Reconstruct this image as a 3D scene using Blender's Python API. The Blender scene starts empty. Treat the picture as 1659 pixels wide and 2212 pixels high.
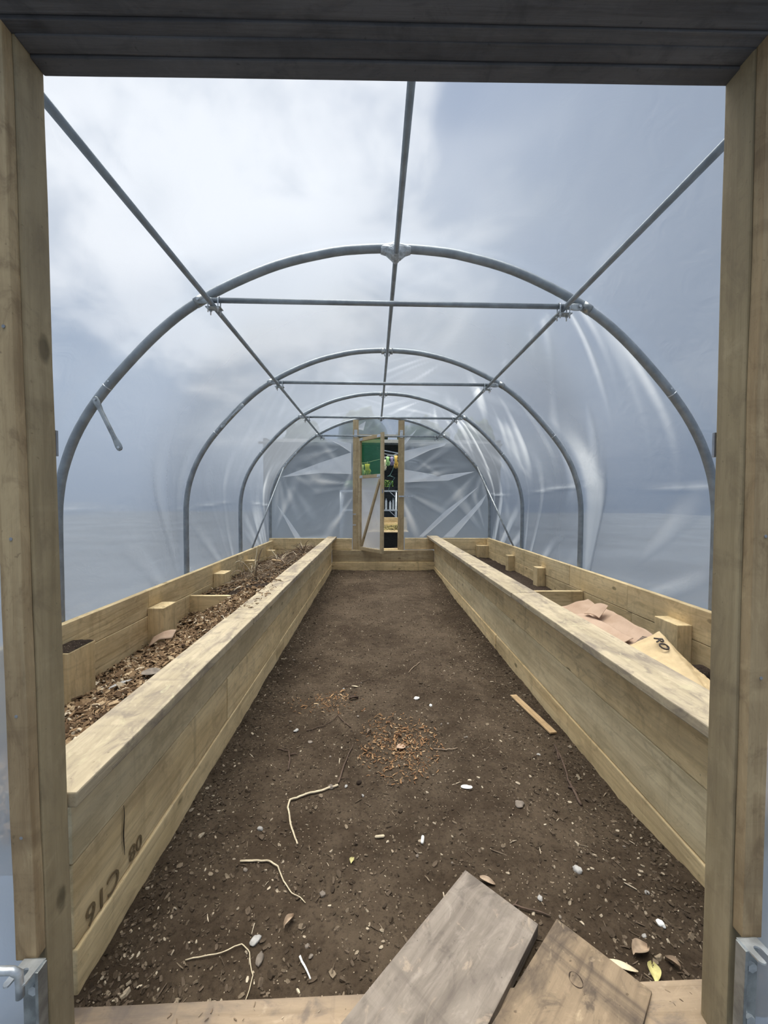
import bpy, bmesh, math, random
from mathutils import Vector, Matrix, noise
random.seed(7)
sc = bpy.context.scene
R = math.radians
PI = math.pi

# ------------------------------------------------------------------ camera
EYE = 1.234
cam_data = bpy.data.cameras.new('camera')
cam_data.sensor_fit = 'VERTICAL'; cam_data.sensor_height = 36.0
cam_data.lens = 830.0 / 2212.0 * 36.0
cam_data.clip_start = 0.02; cam_data.clip_end = 200
cam = bpy.data.objects.new('camera', cam_data); sc.collection.objects.link(cam)
right = Vector((0.99965161, -0.00436183, -0.02603123))
CX = Vector((0.99965161, -0.02588224, 0.00517299))      # camera right axis in the world
CX = Vector((0.99965161, -0.02588224, 0.00517299))
rows = [(0.99965161, -0.02588224, 0.00517299), (-0.00436183, 0.03129945, 0.99950053), (-0.02603123, -0.99917489, 0.03117566)]
m = Matrix(((rows[0][0], rows[1][0], rows[2][0], 0), (rows[0][1], rows[1][1], rows[2][1], 0), (rows[0][2], rows[1][2], rows[2][2], EYE), (0, 0, 0, 1)))
cam.matrix_world = m
sc.camera = cam
sc.view_settings.view_transform = 'Standard'; sc.view_settings.look = 'None'
sc.view_settings.gamma = 1.0; sc.view_settings.use_curve_mapping = False
sc.view_settings.exposure = 0.28
sc.cycles.max_bounces = 14; sc.cycles.transparent_max_bounces = 24
sc.cycles.transmission_bounces = 12; sc.cycles.diffuse_bounces = 6

# ------------------------------------------------------------------ sky
world = bpy.data.worlds.new('sky'); sc.world = world; world.use_nodes = True
SKY_STRENGTH = 1.0
def build_sky():
    nt = world.node_tree; N = nt.nodes; L = nt.links
    for n in list(N): N.remove(n)
    out = N.new('ShaderNodeOutputWorld'); bg = N.new('ShaderNodeBackground'); L.new(bg.outputs[0], out.inputs[0])
    tc = N.new('ShaderNodeTexCoord')
    def math_(op, a, b=None, clamp=False):
        n = N.new('ShaderNodeMath'); n.operation = op; n.use_clamp = clamp
        for i, v in enumerate((a, b)):
            if v is None: continue
            if isinstance(v, (int, float)): n.inputs[i].default_value = v
            else: L.new(v, n.inputs[i])
        return n.outputs[0]
    def sstep(v, lo, hi):
        n = N.new('ShaderNodeMapRange'); n.interpolation_type = 'SMOOTHSTEP'
        L.new(v, n.inputs[0]); n.inputs[1].default_value = lo; n.inputs[2].default_value = hi
        return n.outputs[0]
    def dotdir(d):
        n = N.new('ShaderNodeVectorMath'); n.operation = 'DOT_PRODUCT'
        L.new(tc.outputs['Generated'], n.inputs[0]); n.inputs[1].default_value = Vector(d).normalized()
        return n.outputs['Value']
    def nz(scale, detail, rough=.5, off=(0, 0, 0)):
        mp = N.new('ShaderNodeMapping'); mp.inputs['Location'].default_value = off; mp.inputs['Scale'].default_value = (1, 1, 1.6)
        L.new(tc.outputs['Generated'], mp.inputs[0])
        n = N.new('ShaderNodeTexNoise'); n.inputs['Scale'].default_value = scale; n.inputs['Detail'].default_value = detail
        n.inputs['Roughness'].default_value = rough; n.inputs['Distortion'].default_value = .3
        L.new(mp.outputs[0], n.inputs[0]); return n.outputs[0]
    def mix(f, a, b):
        n = N.new('ShaderNodeMix'); n.data_type = 'RGBA'; L.new(f, n.inputs[0])
        for i, v in ((6, a), (7, b)):
            if isinstance(v, tuple): n.inputs[i].default_value = (*v, 1)
            else: L.new(v, n.inputs[i])
        return n.outputs[2]
    n1 = nz(1.8, 4, .5, (3.1, .4, 1.0)); n2 = nz(4.0, 5, .55, (7, 2, 5))
    # thin bright cloud with the sun behind it, high on the left
    d = dotdir((-.27, .72, .64))
    d = math_('ADD', d, math_('MULTIPLY', math_('SUBTRACT', n2, .5), .42))
    glow = sstep(d, .87, .985)
    cl = sstep(math_('ADD', math_('MULTIPLY', n1, .6), math_('MULTIPLY', n2, .4)), .44, .62)
    base = mix(cl, (.155, .225, .37), (.31, .365, .45))
    lft = sstep(dotdir((-1, .15, .25)), .0, .9)
    base = mix(math_('MULTIPLY', lft, .45), base, (.26, .345, .415))
    base = mix(glow, base, (.82, .835, .85))
    sep = N.new('ShaderNodeSeparateXYZ'); L.new(tc.outputs['Generated'], sep.inputs[0])
    rg = sstep(dotdir((.85, .45, .05)), .35, .95)
    base = mix(math_('MULTIPLY', rg, .8), base, (.13, .17, .225))
    # pale haze along the horizon
    hz = N.new('ShaderNodeMapRange'); hz.interpolation_type = 'SMOOTHSTEP'; L.new(sep.outputs[2], hz.inputs[0])
    hz.inputs[1].default_value = .22; hz.inputs[2].default_value = -.02; 
    base = mix(math_('MULTIPLY', hz.outputs[0], math_('SUBTRACT', .6, math_('MULTIPLY', rg, .55))), base, (.33, .385, .455))
    # brighter overcast overhead, out of view, raised to fill the interior with light
    top = sstep(sep.outputs[2], .84, .97)
    base = mix(top, base, (9.0, 8.8, 8.1))
    L.new(base, bg.inputs[0]); bg.inputs[1].default_value = SKY_STRENGTH
build_sky()
sun_data = bpy.data.lights.new('sun', 'SUN'); sun_data.energy = 2.0; sun_data.angle = R(35); sun_data.color = (1, .94, .84)
sun = bpy.data.objects.new('sun', sun_data); sc.collection.objects.link(sun)
sun.location = (0, 0, 12)
sun.rotation_euler = Vector((-.32, .25, .91)).to_track_quat('Z', 'Y').to_euler()

# ------------------------------------------------------------------ helpers
WM = {}
def link(o, parent=None, M=None):
    sc.collection.objects.link(o)
    M = M if M is not None else Matrix.Identity(4)
    WM[o.name] = M
    if parent is not None:
        o.parent = parent
        o.matrix_local = WM[parent.name].inverted() @ M
    else:
        o.matrix_local = M
    return o
def tag(o, label=None, cat=None, group=None, kind=None):
    if label: o['label'] = label
    if cat: o['category'] = cat
    if group: o['group'] = group
    if kind: o['kind'] = kind
    return o
def empty(name, loc, label=None, cat=None, group=None, kind=None):
    o = bpy.data.objects.new(name, None); o.empty_display_size = .05
    link(o, None, Matrix.Translation(loc)); return tag(o, label, cat, group, kind)
def mk(name, bm, mat, parent=None, smooth=False, M=None):
    me = bpy.data.meshes.new(name)
    if M is not None: bmesh.ops.transform(bm, matrix=M.inverted(), verts=bm.verts)
    bmesh.ops.recalc_face_normals(bm, faces=bm.faces)
    bm.to_mesh(me); bm.free()
    if smooth:
        for p in me.polygons: p.use_smooth = True
    if mat: me.materials.append(mat)
    o = bpy.data.objects.new(name, me)
    return link(o, parent, M)
def frame(a, b, up=(0, 0, 1)):
    """matrix: local X from a to b, Z as near as possible to up"""
    a, b = Vector(a), Vector(b); x = (b - a).normalized(); u = Vector(up)
    y = u.cross(x).normalized(); z = x.cross(y)
    c = (a + b) / 2
    return Matrix(((x[0], y[0], z[0], c[0]), (x[1], y[1], z[1], c[1]), (x[2], y[2], z[2], c[2]), (0, 0, 0, 1))), (b - a).length
def rbox(bm, L, W, T, bev=.003, M=None, seg=None, wob=0):
    """box centred on the origin, length along X, with bevelled edges"""
    r = bmesh.ops.create_cube(bm, size=1); vs = r['verts']
    for v in vs: v.co = Vector((v.co.x * L, v.co.y * W, v.co.z * T))
    es = list({e for v in vs for e in v.link_edges})
    if bev > 0:
        r = bmesh.ops.bevel(bm, geom=es, offset=bev, segments=2, affect='EDGES', profile=.6)
        vs = list({v for f in r['faces'] for v in f.verts} | set(v for v in vs if v.is_valid))
    if seg:
        le = [e for e in bm.edges if e.is_valid and abs((e.verts[0].co - e.verts[1].co).x) > L * .8]
        r = bmesh.ops.subdivide_edges(bm, edges=le, cuts=seg, use_grid_fill=True)
        vs = list(bm.verts)
        if wob:
            o = random.uniform(0, 90)
            for v in vs:
                v.co.y += wob * noise.noise(Vector((v.co.x * 3 + o, v.co.z * 6, 0)))
                v.co.z += wob * noise.noise(Vector((v.co.x * 3 + o, v.co.y * 6, 5)))
    if M is not None: bmesh.ops.transform(bm, matrix=M, verts=vs)
    return vs
def plank(name, a, b, W, T, mat, parent=None, up=(0, 0, 1), bev=.004, wob=0, seg=None):
    """timber from a to b (centre line); W across, T along up"""
    M, L = frame(a, b, up); bm = bmesh.new(); rbox(bm, L, W, T, bev, None, seg if seg else (12 if wob else None), wob)
    me = bpy.data.meshes.new(name); bmesh.ops.recalc_face_normals(bm, faces=bm.faces); bm.to_mesh(me); bm.free(); me.materials.append(mat)
    o = bpy.data.objects.new(name, me); return link(o, parent, M)
def boxw(name, x0, x1, y0, y1, z0, z1, mat, parent=None, axis='x', bev=.004, wob=0):
    cx, cy, cz = (x0 + x1) / 2, (y0 + y1) / 2, (z0 + z1) / 2
    if axis == 'x': return plank(name, (x0, cy, cz), (x1, cy, cz), y1 - y0, z1 - z0, mat, parent, (0, 0, 1), bev, wob)
    if axis == 'y': return plank(name, (cx, y0, cz), (cx, y1, cz), x1 - x0, z1 - z0, mat, parent, (0, 0, 1), bev, wob)
    return plank(name, (cx, cy, z0), (cx, cy, z1), x1 - x0, y1 - y0, mat, parent, (0, 1, 0), bev, wob)
def tube(bm, pts, rad, n=12, cap=True):
    pts = [Vector(p) for p in pts]; rings = []
    rr = rad if isinstance(rad, (list, tuple)) else [rad] * len(pts)
    t0 = (pts[1] - pts[0]).normalized()
    u = Vector((0, 1, 0)) if abs(t0.y) < .9 else Vector((0, 0, 1))
    u = (u - t0 * u.dot(t0)).normalized()
    for i, p in enumerate(pts):
        t = (pts[min(i + 1, len(pts) - 1)] - pts[max(i - 1, 0)]).normalized()
        u = (u - t * u.dot(t)).normalized(); v = t.cross(u)
        rings.append([bm.verts.new(p + (u * math.cos(2 * PI * k / n) + v * math.sin(2 * PI * k / n)) * rr[i]) for k in range(n)])
    for a, b in zip(rings, rings[1:]):
        for k in range(n): bm.faces.new((a[k], a[(k + 1) % n], b[(k + 1) % n], b[k]))
    if cap: bm.faces.new(rings[0][::-1]); bm.faces.new(rings[-1])
    return rings
def tubeobj(name, pts, rad, mat, parent=None, n=12, M=None):
    bm = bmesh.new(); tube(bm, pts, rad, n); return mk(name, bm, mat, parent, True, M)
def bolt(bm, c, d, r=.007, h=.008):
    c = Vector(c); d = Vector(d).normalized(); tube(bm, [c, c + d * h], r, 6)
def children(o): return [c for c in bpy.data.objects if c.parent == o]
def copy_tree(o, parent=None, delta=None):
    c = o.copy(); sc.collection.objects.link(c)
    if parent is not None: c.parent = parent
    elif delta is not None: c.location = Vector(o.location) + Vector(delta)
    for ch in children(o): copy_tree(ch, c)
    return c

# ------------------------------------------------------------------ materials
class NT:
    def __init__(s, name):
        s.m = bpy.data.materials.new(name); s.m.use_nodes = True
        s.t = s.m.node_tree; s.N = s.t.nodes; s.L = s.t.links
        for n in list(s.N): s.N.remove(n)
        s.out = s.N.new('ShaderNodeOutputMaterial')
    def put(s, sock, v):
        if v is None: return
        if hasattr(v, 'is_linked'): s.L.new(v, sock)
        elif isinstance(v, tuple) and len(v) == 3 and sock.type == 'RGBA': sock.default_value = (*v, 1)
        else: sock.default_value = v
    def node(s, t, ins={}, **kw):
        n = s.N.new(t)
        for k, v in kw.items(): setattr(n, k, v)
        for k, v in ins.items(): s.put(n.inputs[k], v)
        return n
    def mth(s, op, a, b=None, clamp=False):
        n = s.N.new('ShaderNodeMath'); n.operation = op; n.use_clamp = clamp
        s.put(n.inputs[0], a)
        if b is not None: s.put(n.inputs[1], b)
        return n.outputs[0]
    def mix(s, f, a, b, blend='MIX'):
        n = s.N.new('ShaderNodeMix'); n.data_type = 'RGBA'; n.blend_type = blend
        s.put(n.inputs[0], f); s.put(n.inputs[6], a); s.put(n.inputs[7], b); return n.outputs[2]
    def ss(s, v, lo, hi, a=0., b=1.):
        n = s.N.new('ShaderNodeMapRange'); n.interpolation_type = 'SMOOTHSTEP'
        s.put(n.inputs[0], v); n.inputs[1].default_value = lo; n.inputs[2].default_value = hi
        n.inputs[3].default_value = a; n.inputs[4].default_value = b; return n.outputs[0]
    def map(s, v, scale, loc=None):
        n = s.node('ShaderNodeMapping', {0: v, 'Scale': scale})
        if loc is not None: s.put(n.inputs['Location'], loc)
        return n.outputs[0]
    def noise(s, v, scale=1., detail=4., rough=.5, dist=0.):
        return s.node('ShaderNodeTexNoise', {'Vector': v, 'Scale': scale, 'Detail': detail, 'Roughness': rough, 'Distortion': dist}).outputs[0]
    def bump(s, h, strength=.3, dist=.01, nrm=None):
        n = s.node('ShaderNodeBump', {'Height': h, 'Strength': strength, 'Distance': dist})
        if nrm: s.put(n.inputs['Normal'], nrm)
        return n.outputs[0]
    def pbr(s, col, rough=.7, metal=0., nrm=None, spec=.3, **k):
        b = s.node('ShaderNodeBsdfPrincipled', {'Base Color': col, 'Roughness': rough, 'Metallic': metal, 'Specular IOR Level': spec})
        if nrm: s.put(b.inputs['Normal'], nrm)
        for kk, v in k.items(): s.put(b.inputs[kk], v)
        s.L.new(b.outputs[0], s.out.inputs[0]); return b

def wood(name, light, dark, ring, stain, stain_amt=.5, stain_scale=2.5, knots=1., rough_bump=.3, tone=.18, grain=.5, sblot=None, spec=.25, mottle=1.):
    s = NT(name); tc = s.node('ShaderNodeTexCoord'); oi = s.node('ShaderNodeObjectInfo')
    off = s.node('ShaderNodeCombineXYZ', {0: s.mth('MULTIPLY', oi.outputs['Random'], 53.), 1: s.mth('MULTIPLY', oi.outputs['Random'], 17.), 2: s.mth('MULTIPLY', oi.outputs['Random'], 7.)}).outputs[0]
    v = s.node('ShaderNodeVectorMath', {0: tc.outputs['Object'], 1: off}, operation='ADD').outputs[0]
    warp = s.noise(s.map(v, (.55, 3, 3)), 1.0, 3, .5)
    broad = s.noise(s.map(v, (.8, 7, 7)), 1.4, 5, .55, .4)
    base = s.mix(s.ss(broad, .3, .7), light, dark)
    # growth rings showing as long cathedral lines
    sep = s.node('ShaderNodeSeparateXYZ', {0: v})
    rr = s.mth('ADD', s.mth('MULTIPLY', s.mth('ADD', sep.outputs[1], s.mth('MULTIPLY', sep.outputs[2], .8)), 20.), s.mth('MULTIPLY', warp, 4.5))
    line = s.mth('ABSOLUTE', s.mth('SINE', s.mth('MULTIPLY', rr, 3.6)))
    line = s.mth('MULTIPLY', s.ss(line, .75, .0), s.ss(s.noise(s.map(v, (.9, 5, 5), (8, 1, 3)), 1.2, 3, .5), .35, .65))
    base = s.mix(s.mth('MULTIPLY', line, grain), base, ring)
    fine = s.noise(s.map(v, (9, 190, 190)), 1.0, 3, .6)
    base = s.mix(s.ss(fine, .55, .75, 0, .28), base, dark)
    # knots
    vor = s.node('ShaderNodeTexVoronoi', {'Vector': s.map(v, (3.4, 7., 7.)), 'Scale': 1., 'Randomness': 1.})
    kd = s.mth('ADD', vor.outputs['Distance'], s.mth('MULTIPLY', s.noise(v, 60, 2), .05))
    knot = s.mth('MULTIPLY', s.ss(kd, .15, .085), knots)
    halo = s.mth('MULTIPLY', s.ss(kd, .34, .10), .35 * knots)
    base = s.mix(halo, base, dark); base = s.mix(knot, base, tuple(c * .42 for c in dark))
    # weather stains
    g2 = s.noise(s.map(v, (2.2, 55, 55)), 1., 4, .65)
    base = s.mix(s.ss(g2, .48, .68, 0, .45), base, ring); base = s.mix(s.ss(g2, .42, .28, 0, .35), base, tuple(min(1, c * 1.2) for c in light))
    mo = s.noise(s.map(v, (1., 1.7, 1.7), (2, 7, 1)), 9., 8, .68, .8)
    base = s.mix(s.ss(mo, .50, .66, 0, .42 * mottle), base, stain); base = s.mix(s.ss(mo, .46, .34, 0, .35 * mottle), base, tuple(min(1, c * 1.15) for c in light))
    dr = s.noise(s.map(v, (11, .8, .8), (3, 3, 6)), 1., 5, .6, .5)
    base = s.mix(s.ss(dr, .54, .72, 0, .38 * mottle), base, stain); base = s.mix(s.ss(dr, .42, .28, 0, .25 * mottle), base, tuple(min(1, c * 1.12) for c in light))
    st = s.noise(s.map(v, (.7, 2.2, 2.2)), stain_scale, 7, .62, .6)
    base = s.mix(s.ss(st, .46, .68, 0, stain_amt), base, stain)
    st2 = s.noise(s.map(v, (1, 1.6, 1.6), (4, 2, 9)), stain_scale * 4.2, 5, .6, 1.2)
    base = s.mix(s.ss(st2, .58, .72, 0, stain_amt * .8), base, sblot if sblot else stain)
    spk = s.noise(v, 85, 2, .5); base = s.mix(s.ss(spk, .70, .78, 0, .6 * min(1, stain_amt * 1.5)), base, tuple(c * .35 for c in dark))
    hs = s.node('ShaderNodeHueSaturation', {'Color': base, 'Value': s.mth('ADD', s.mth('MULTIPLY', s.mth('SUBTRACT', oi.outputs['Random'], .5), tone), 1.)}).outputs[0]
    h = s.mth('ADD', s.mth('MULTIPLY', fine, .6), s.mth('MULTIPLY', line, -.5))
    h = s.mth('SUBTRACT', h, s.mth('MULTIPLY', knot, .5))
    s.pbr(hs, .75, 0, s.bump(h, rough_bump, .004), spec)
    return s.m
W_sleeper = wood('sleeper_timber', (.84, .67, .39), (.70, .53, .28), (.48, .35, .18), (.36, .26, .14), .45, 1.6, 1., .3, .2, .22)
W_cap = wood('capping_timber', (.52, .43, .29), (.41, .335, .22), (.29, .24, .16), (.20, .165, .135), .8, 2.8, .6, .35, .08, .2, (.56, .49, .31), .25, 1.5)
W_green = wood('green_edged_timber', (.86, .73, .47), (.74, .60, .36), (.53, .42, .23), (.44, .35, .20), .45, 1.5, .9, .3, .1, .25)
W_post = wood('post_timber', (.42, .34, .21), (.33, .26, .15), (.23, .175, .10), (.19, .145, .09), .45, 1.5, 1., .4, .1, .35)
W_batten = wood('rough_sawn_batten', (.47, .36, .21), (.35, .25, .14), (.25, .17, .09), (.17, .115, .065), .5, 1.6, 1., 1., .1, .2, None, .2, 1.3)
W_header = wood('header_timber', (.125, .125, .135), (.09, .09, .097), (.062, .06, .064), (.05, .05, .056), .5, 1.5, 1., .5, .1, .3)  # grey-blue lens veil of the backlit header put into the timber colour
W_grey = wood('weathered_board', (.30, .255, .21), (.21, .175, .14), (.13, .105, .085), (.11, .09, .075), .7, 2.4, .6, .7, .2, .3, (.42, .33, .24), .2, 1.6)
W_brown = wood('stained_board', (.29, .215, .14), (.17, .125, .08), (.12, .085, .06), (.07, .055, .045), .85, 3.2, .6, .7, .1, .25, (.48, .37, .24), .2, 1.8)
W_sill = wood('threshold_timber', (.36, .27, .18), (.27, .20, .13), (.20, .145, .09), (.13, .105, .09), .75, 2., .6, .5, .1, .25, (.50, .39, .27), .2, 1.6)
W_door = wood('door_timber', (.52, .42, .26), (.42, .32, .18), (.28, .20, .11), (.24, .18, .11), .4, 1.6, 1., .3, .12, .3)

def simple(name, col, rough=.6, metal=0., var=.15, scale=20., bumps=0., spec=.4, var2=None):
    s = NT(name); tc = s.node('ShaderNodeTexCoord'); n = s.noise(tc.outputs['Object'], scale, 5, .6)
    c = s.mix(s.ss(n, .3, .7), tuple(x * (1 - var) for x in col), var2 if var2 else tuple(min(1, x * (1 + var)) for x in col))
    s.pbr(c, rough, metal, s.bump(n, bumps, .01) if bumps else None, spec); return s.m
M_galv = simple('galvanised_tube', (.27, .30, .32), .42, .35, .16, 14, .05)
M_zinc = simple('bright_zinc_steel', (.55, .58, .60), .34, .7, .2, 30, .05)
M_zincd = simple('dull_zinc_plate', (.34, .36, .36), .38, .75, .3, 22, .1)
M_tape = simple('silver_duct_tape', (.42, .45, .47), .38, .25, .25, 60, .6)
M_black = simple('black_plastic', (.012, .014, .016), .35, 0, .3, 20)
M_rubber = simple('dark_gap', (.03, .028, .025), .8)
M_nail = simple('galvanised_nail', (.30, .31, .33), .4, .6)
M_cord = simple('teal_cord', (.22, .42, .38), .6)
M_white = simple('white_plastic', (.75, .77, .76), .45)
M_alu = simple('pale_aluminium', (.62, .66, .68), .4, .3)
def ink(name, c): return simple(name, c, .8, 0, .1)
M_ink = ink('brand_ink', (.20, .14, .07)); M_crack = ink('timber_crack', (.03, .018, .01))

def soilmat(name, a=(.054, .037, .023), b=(.108, .079, .052), dark=(.022, .015, .009), bump=.9):
    s = NT(name); tc = s.node('ShaderNodeTexCoord'); v = tc.outputs['Object']
    big = s.noise(v, 1.6, 5, .6); mid = s.noise(v, 9, 6, .65); fine = s.noise(v, 70, 6, .7)
    c = s.mix(s.ss(s.mth('ADD', s.mth('MULTIPLY', big, .6), s.mth('MULTIPLY', mid, .4)), .38, .62), a, b)
    c = s.mix(s.ss(fine, .52, .30, 0, .75), c, dark)
    vor = s.node('ShaderNodeTexVoronoi', {'Vector': v, 'Scale': 62.})
    sp = s.node('ShaderNodeSeparateColor', {0: vor.outputs['Color']})
    sel = s.mth('MULTIPLY', s.ss(vor.outputs['Distance'], .32, .2), s.ss(sp.outputs[0], .80, .84))
    c = s.mix(s.mth('MULTIPLY', sel, .35), c, (.22, .17, .12))
    vor2 = s.node('ShaderNodeTexVoronoi', {'Vector': v, 'Scale': 150.})
    sp2 = s.node('ShaderNodeSeparateColor', {0: vor2.outputs['Color']})
    sel2 = s.mth('MULTIPLY', s.ss(vor2.outputs['Distance'], .3, .2), s.ss(sp2.outputs[1], .90, .92))
    c = s.mix(sel2, c, (.42, .34, .24))
    h = s.mth('ADD', s.mth('MULTIPLY', mid, 1.2), s.mth('ADD', s.mth('MULTIPLY', fine, .55), s.mth('MULTIPLY', sel, .25)))
    s.pbr(c, .95, 0, s.bump(h, bump, .02), .15); return s.m
M_soil = soilmat('path_soil'); M_bedsoil = soilmat('bed_compost', (.035, .024, .017), (.07, .05, .036), (.015, .01, .008), 1.)
M_ground = simple('outside_ground', (.105, .12, .138), .9, 0, .25, .5)

def chipmat(name, stops, rough=.85):
    """small pieces, each with its own tone read from a stored attribute"""
    s = NT(name); at = s.node('ShaderNodeAttribute'); at.attribute_name = 'tone'
    r = s.node('ShaderNodeValToRGB', {0: at.outputs['Fac']}); e = r.color_ramp.elements
    e[0].position = 0; e[0].color = (*stops[0], 1); e[1].position = 1; e[1].color = (*stops[-1], 1)
    for i, c in enumerate(stops[1:-1], 1):
        k = e.new(i / (len(stops) - 1)); k.color = (*c, 1)
    tc = s.node('ShaderNodeTexCoord'); n = s.noise(tc.outputs['Object'], 120, 3)
    c = s.mix(s.ss(n, .35, .65, 0, .35), r.outputs[0], tuple(x * .5 for x in stops[1]))
    s.pbr(c, rough, 0, None, .2); return s.m
M_mulch = chipmat('wood_chip_mulch', [(.05, .03, .018), (.14, .085, .045), (.24, .15, .08), (.36, .24, .13), (.50, .37, .22), (.72, .62, .46)])
M_shav = chipmat('pine_shavings', [(.12, .06, .03), (.27, .14, .065), (.42, .26, .13), (.62, .46, .28)])
M_bits = chipmat('soil_bits', [(.035, .024, .015), (.075, .053, .034), (.13, .095, .065), (.24, .185, .125), (.62, .52, .38)])
M_straw = chipmat('dead_stems', [(.08, .055, .035), (.20, .14, .09), (.36, .28, .19), (.60, .50, .36)])
M_twig = simple('brown_twig', (.10, .065, .045), .85, 0, .3, 40)
M_palestem = simple('pale_dry_stem', (.60, .50, .34), .7, 0, .2, 40)
M_stone = simple('grey_stone', (.38, .36, .33), .8, 0, .25, 35, .3)
M_stoned = simple('brown_stone', (.20, .165, .13), .85, 0, .25, 35, .3)
M_shell = simple('white_shell', (.82, .80, .74), .5, 0, .1, 40)
M_leaf = simple('dry_leaf', (.34, .25, .17), .7, 0, .25, 40)
M_yleaf = simple('yellow_leaf', (.52, .47, .20), .6, 0, .25, 30)
M_paleply = wood('fresh_offcut', (.66, .48, .28), (.56, .38, .20), (.40, .26, .13), (.32, .22, .12), .25, 1.8, .6, .3, .1, .4)

def cardmat():
    s = NT('brown_cardboard'); tc = s.node('ShaderNodeTexCoord'); v = tc.outputs['Object']
    n = s.noise(v, 4, 6, .6); f = s.noise(v, 90, 3)
    c = s.mix(s.ss(n, .35, .65), (.50, .36, .26), (.42, .29, .20)); c = s.mix(s.ss(f, .6, .75, 0, .3), c, (.3, .2, .14))
    s.pbr(c, .85, 0, s.bump(n, .3, .02), .15); return s.m
M_card = cardmat(); M_sack = simple('kraft_sack', (.60, .45, .25), .7, 0, .12, 12, .3)
M_sackp = simple('yellow_print', (.62, .48, .10), .7)
M_cardink = ink('black_print', (.05, .04, .035))

def film(name, clear=.62, tint=(.93, .95, 1.), body=(.90, .92, .95), facing_haze=.35, streaks=True, roughspec=.22, spec=.05, blur=.45):
    """polythene: partly clear, partly milky, glossy skin; creases (attribute) are milkier, with their highlights put into the colour"""
    s = NT(name); at = s.node('ShaderNodeAttribute'); at.attribute_name = 'fold'
    tc = s.node('ShaderNodeTexCoord'); lw = s.node('ShaderNodeLayerWeight', {'Blend': .35})
    haze = s.mth('MULTIPLY', lw.outputs['Facing'], facing_haze)
    n = s.noise(s.map(tc.outputs['Object'], (1, .35, .6)), 1.1, 3, .5, .5)
    haze = s.mth('ADD', haze, s.ss(n, .4, .7, 0, .07))
    sz = s.node('ShaderNodeSeparateXYZ', {0: tc.outputs['Object']}); haze = s.mth('ADD', haze, s.ss(sz.outputs[2], 1.75, .7, 0, .16))
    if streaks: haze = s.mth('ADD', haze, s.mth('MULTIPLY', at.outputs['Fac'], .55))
    f = s.mth('ADD', haze, 1. - clear, clamp=True); f = s.mth('MINIMUM', f, .93)
    wr = s.noise(s.map(tc.outputs['Object'], (1.2, 1, 1)), 6, 4, .55, 1.5)
    nb = s.bump(wr, .25, .02)
    tr0 = s.node('ShaderNodeBsdfTransparent', {0: tint})
    rf = s.node('ShaderNodeBsdfRefraction', {0: tint, 'Roughness': .28, 'IOR': 1.12})
    tr = s.node('ShaderNodeMixShader', {0: blur, 1: tr0.outputs[0], 2: rf.outputs[0]})
    body = s.mix(s.ss(at.outputs['Fac'], .05, .7), body, (.74, .77, .80))  # highlights along the creases painted into the body colour
    tl = s.node('ShaderNodeBsdfTranslucent', {0: body, 'Normal': nb}); df = s.node('ShaderNodeBsdfDiffuse', {0: body, 'Normal': nb})
    m1 = s.node('ShaderNodeMixShader', {0: .22, 1: tl.outputs[0], 2: df.outputs[0]})
    m2 = s.node('ShaderNodeMixShader', {0: f, 1: tr.outputs[0], 2: m1.outputs[0]})
    gl = s.node('ShaderNodeBsdfGlossy', {0: (1, 1, 1), 'Roughness': roughspec, 'Normal': nb})
    m3 = s.node('ShaderNodeMixShader', {0: spec, 1: m2.outputs[0], 2: gl.outputs[0]})
    s.L.new(m3.outputs[0], s.out.inputs[0]); return s.m
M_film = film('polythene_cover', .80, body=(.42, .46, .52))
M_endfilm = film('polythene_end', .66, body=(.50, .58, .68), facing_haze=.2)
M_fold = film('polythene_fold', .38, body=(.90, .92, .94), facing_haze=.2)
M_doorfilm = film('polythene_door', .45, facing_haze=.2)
M_greenfilm = film('green_net_film', .62, blur=.0, tint=(.70, .70, .34), body=(.02, .30, .13), facing_haze=.1)

# ------------------------------------------------------------------ tunnel profile (x offset from centre line, z)
XC, HW = .12, 1.95
PROF = [(0, 2.690), (.2, 2.682), (.4, 2.655), (.72, 2.568), (1.09, 2.392), (1.36, 2.190), (1.66, 1.868), (1.82, 1.63), (1.905, 1.42), (1.94, 1.25), (1.95, 1.08), (1.95, .6), (1.95, -.05)]
def catmull(P, n=6):
    out = []
    for i in range(len(P) - 1):
        p0 = P[max(i - 1, 0)]; p1 = P[i]; p2 = P[i + 1]; p3 = P[min(i + 2, len(P) - 1)]
        if i == 0: p0 = (-P[1][0], P[1][1])
        for k in range(n):
            t = k / n
            out.append(tuple(.5 * ((2 * p1[j]) + (-p0[j] + p2[j]) * t + (2 * p0[j] - 5 * p1[j] + 4 * p2[j] - p3[j]) * t * t + (-p0[j] + 3 * p1[j] - 3 * p2[j] + p3[j]) * t ** 3) for j in (0, 1)))
    out.append(P[-1]); return out
HALF = catmull(PROF)
FULL = [(-x, z) for x, z in HALF[::-1]] + HALF[1:]
def resample(P, n):
    d = [0]
    for a, b in zip(P, P[1:]): d.append(d[-1] + math.hypot(b[0] - a[0], b[1] - a[1]))
    out = []; j = 0
    for i in range(n):
        s_ = d[-1] * i / (n - 1)
        while j < len(d) - 2 and d[j + 1] < s_: j += 1
        t = (s_ - d[j]) / (d[j + 1] - d[j])
        out.append((P[j][0] + (P[j + 1][0] - P[j][0]) * t, P[j][1] + (P[j + 1][1] - P[j][1]) * t))
    return out, d[-1]
HOOPS = [2.27, 3.79, 5.31, 6.83]
Y_FRONT, Y_BACK = .785, 6.87

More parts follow.
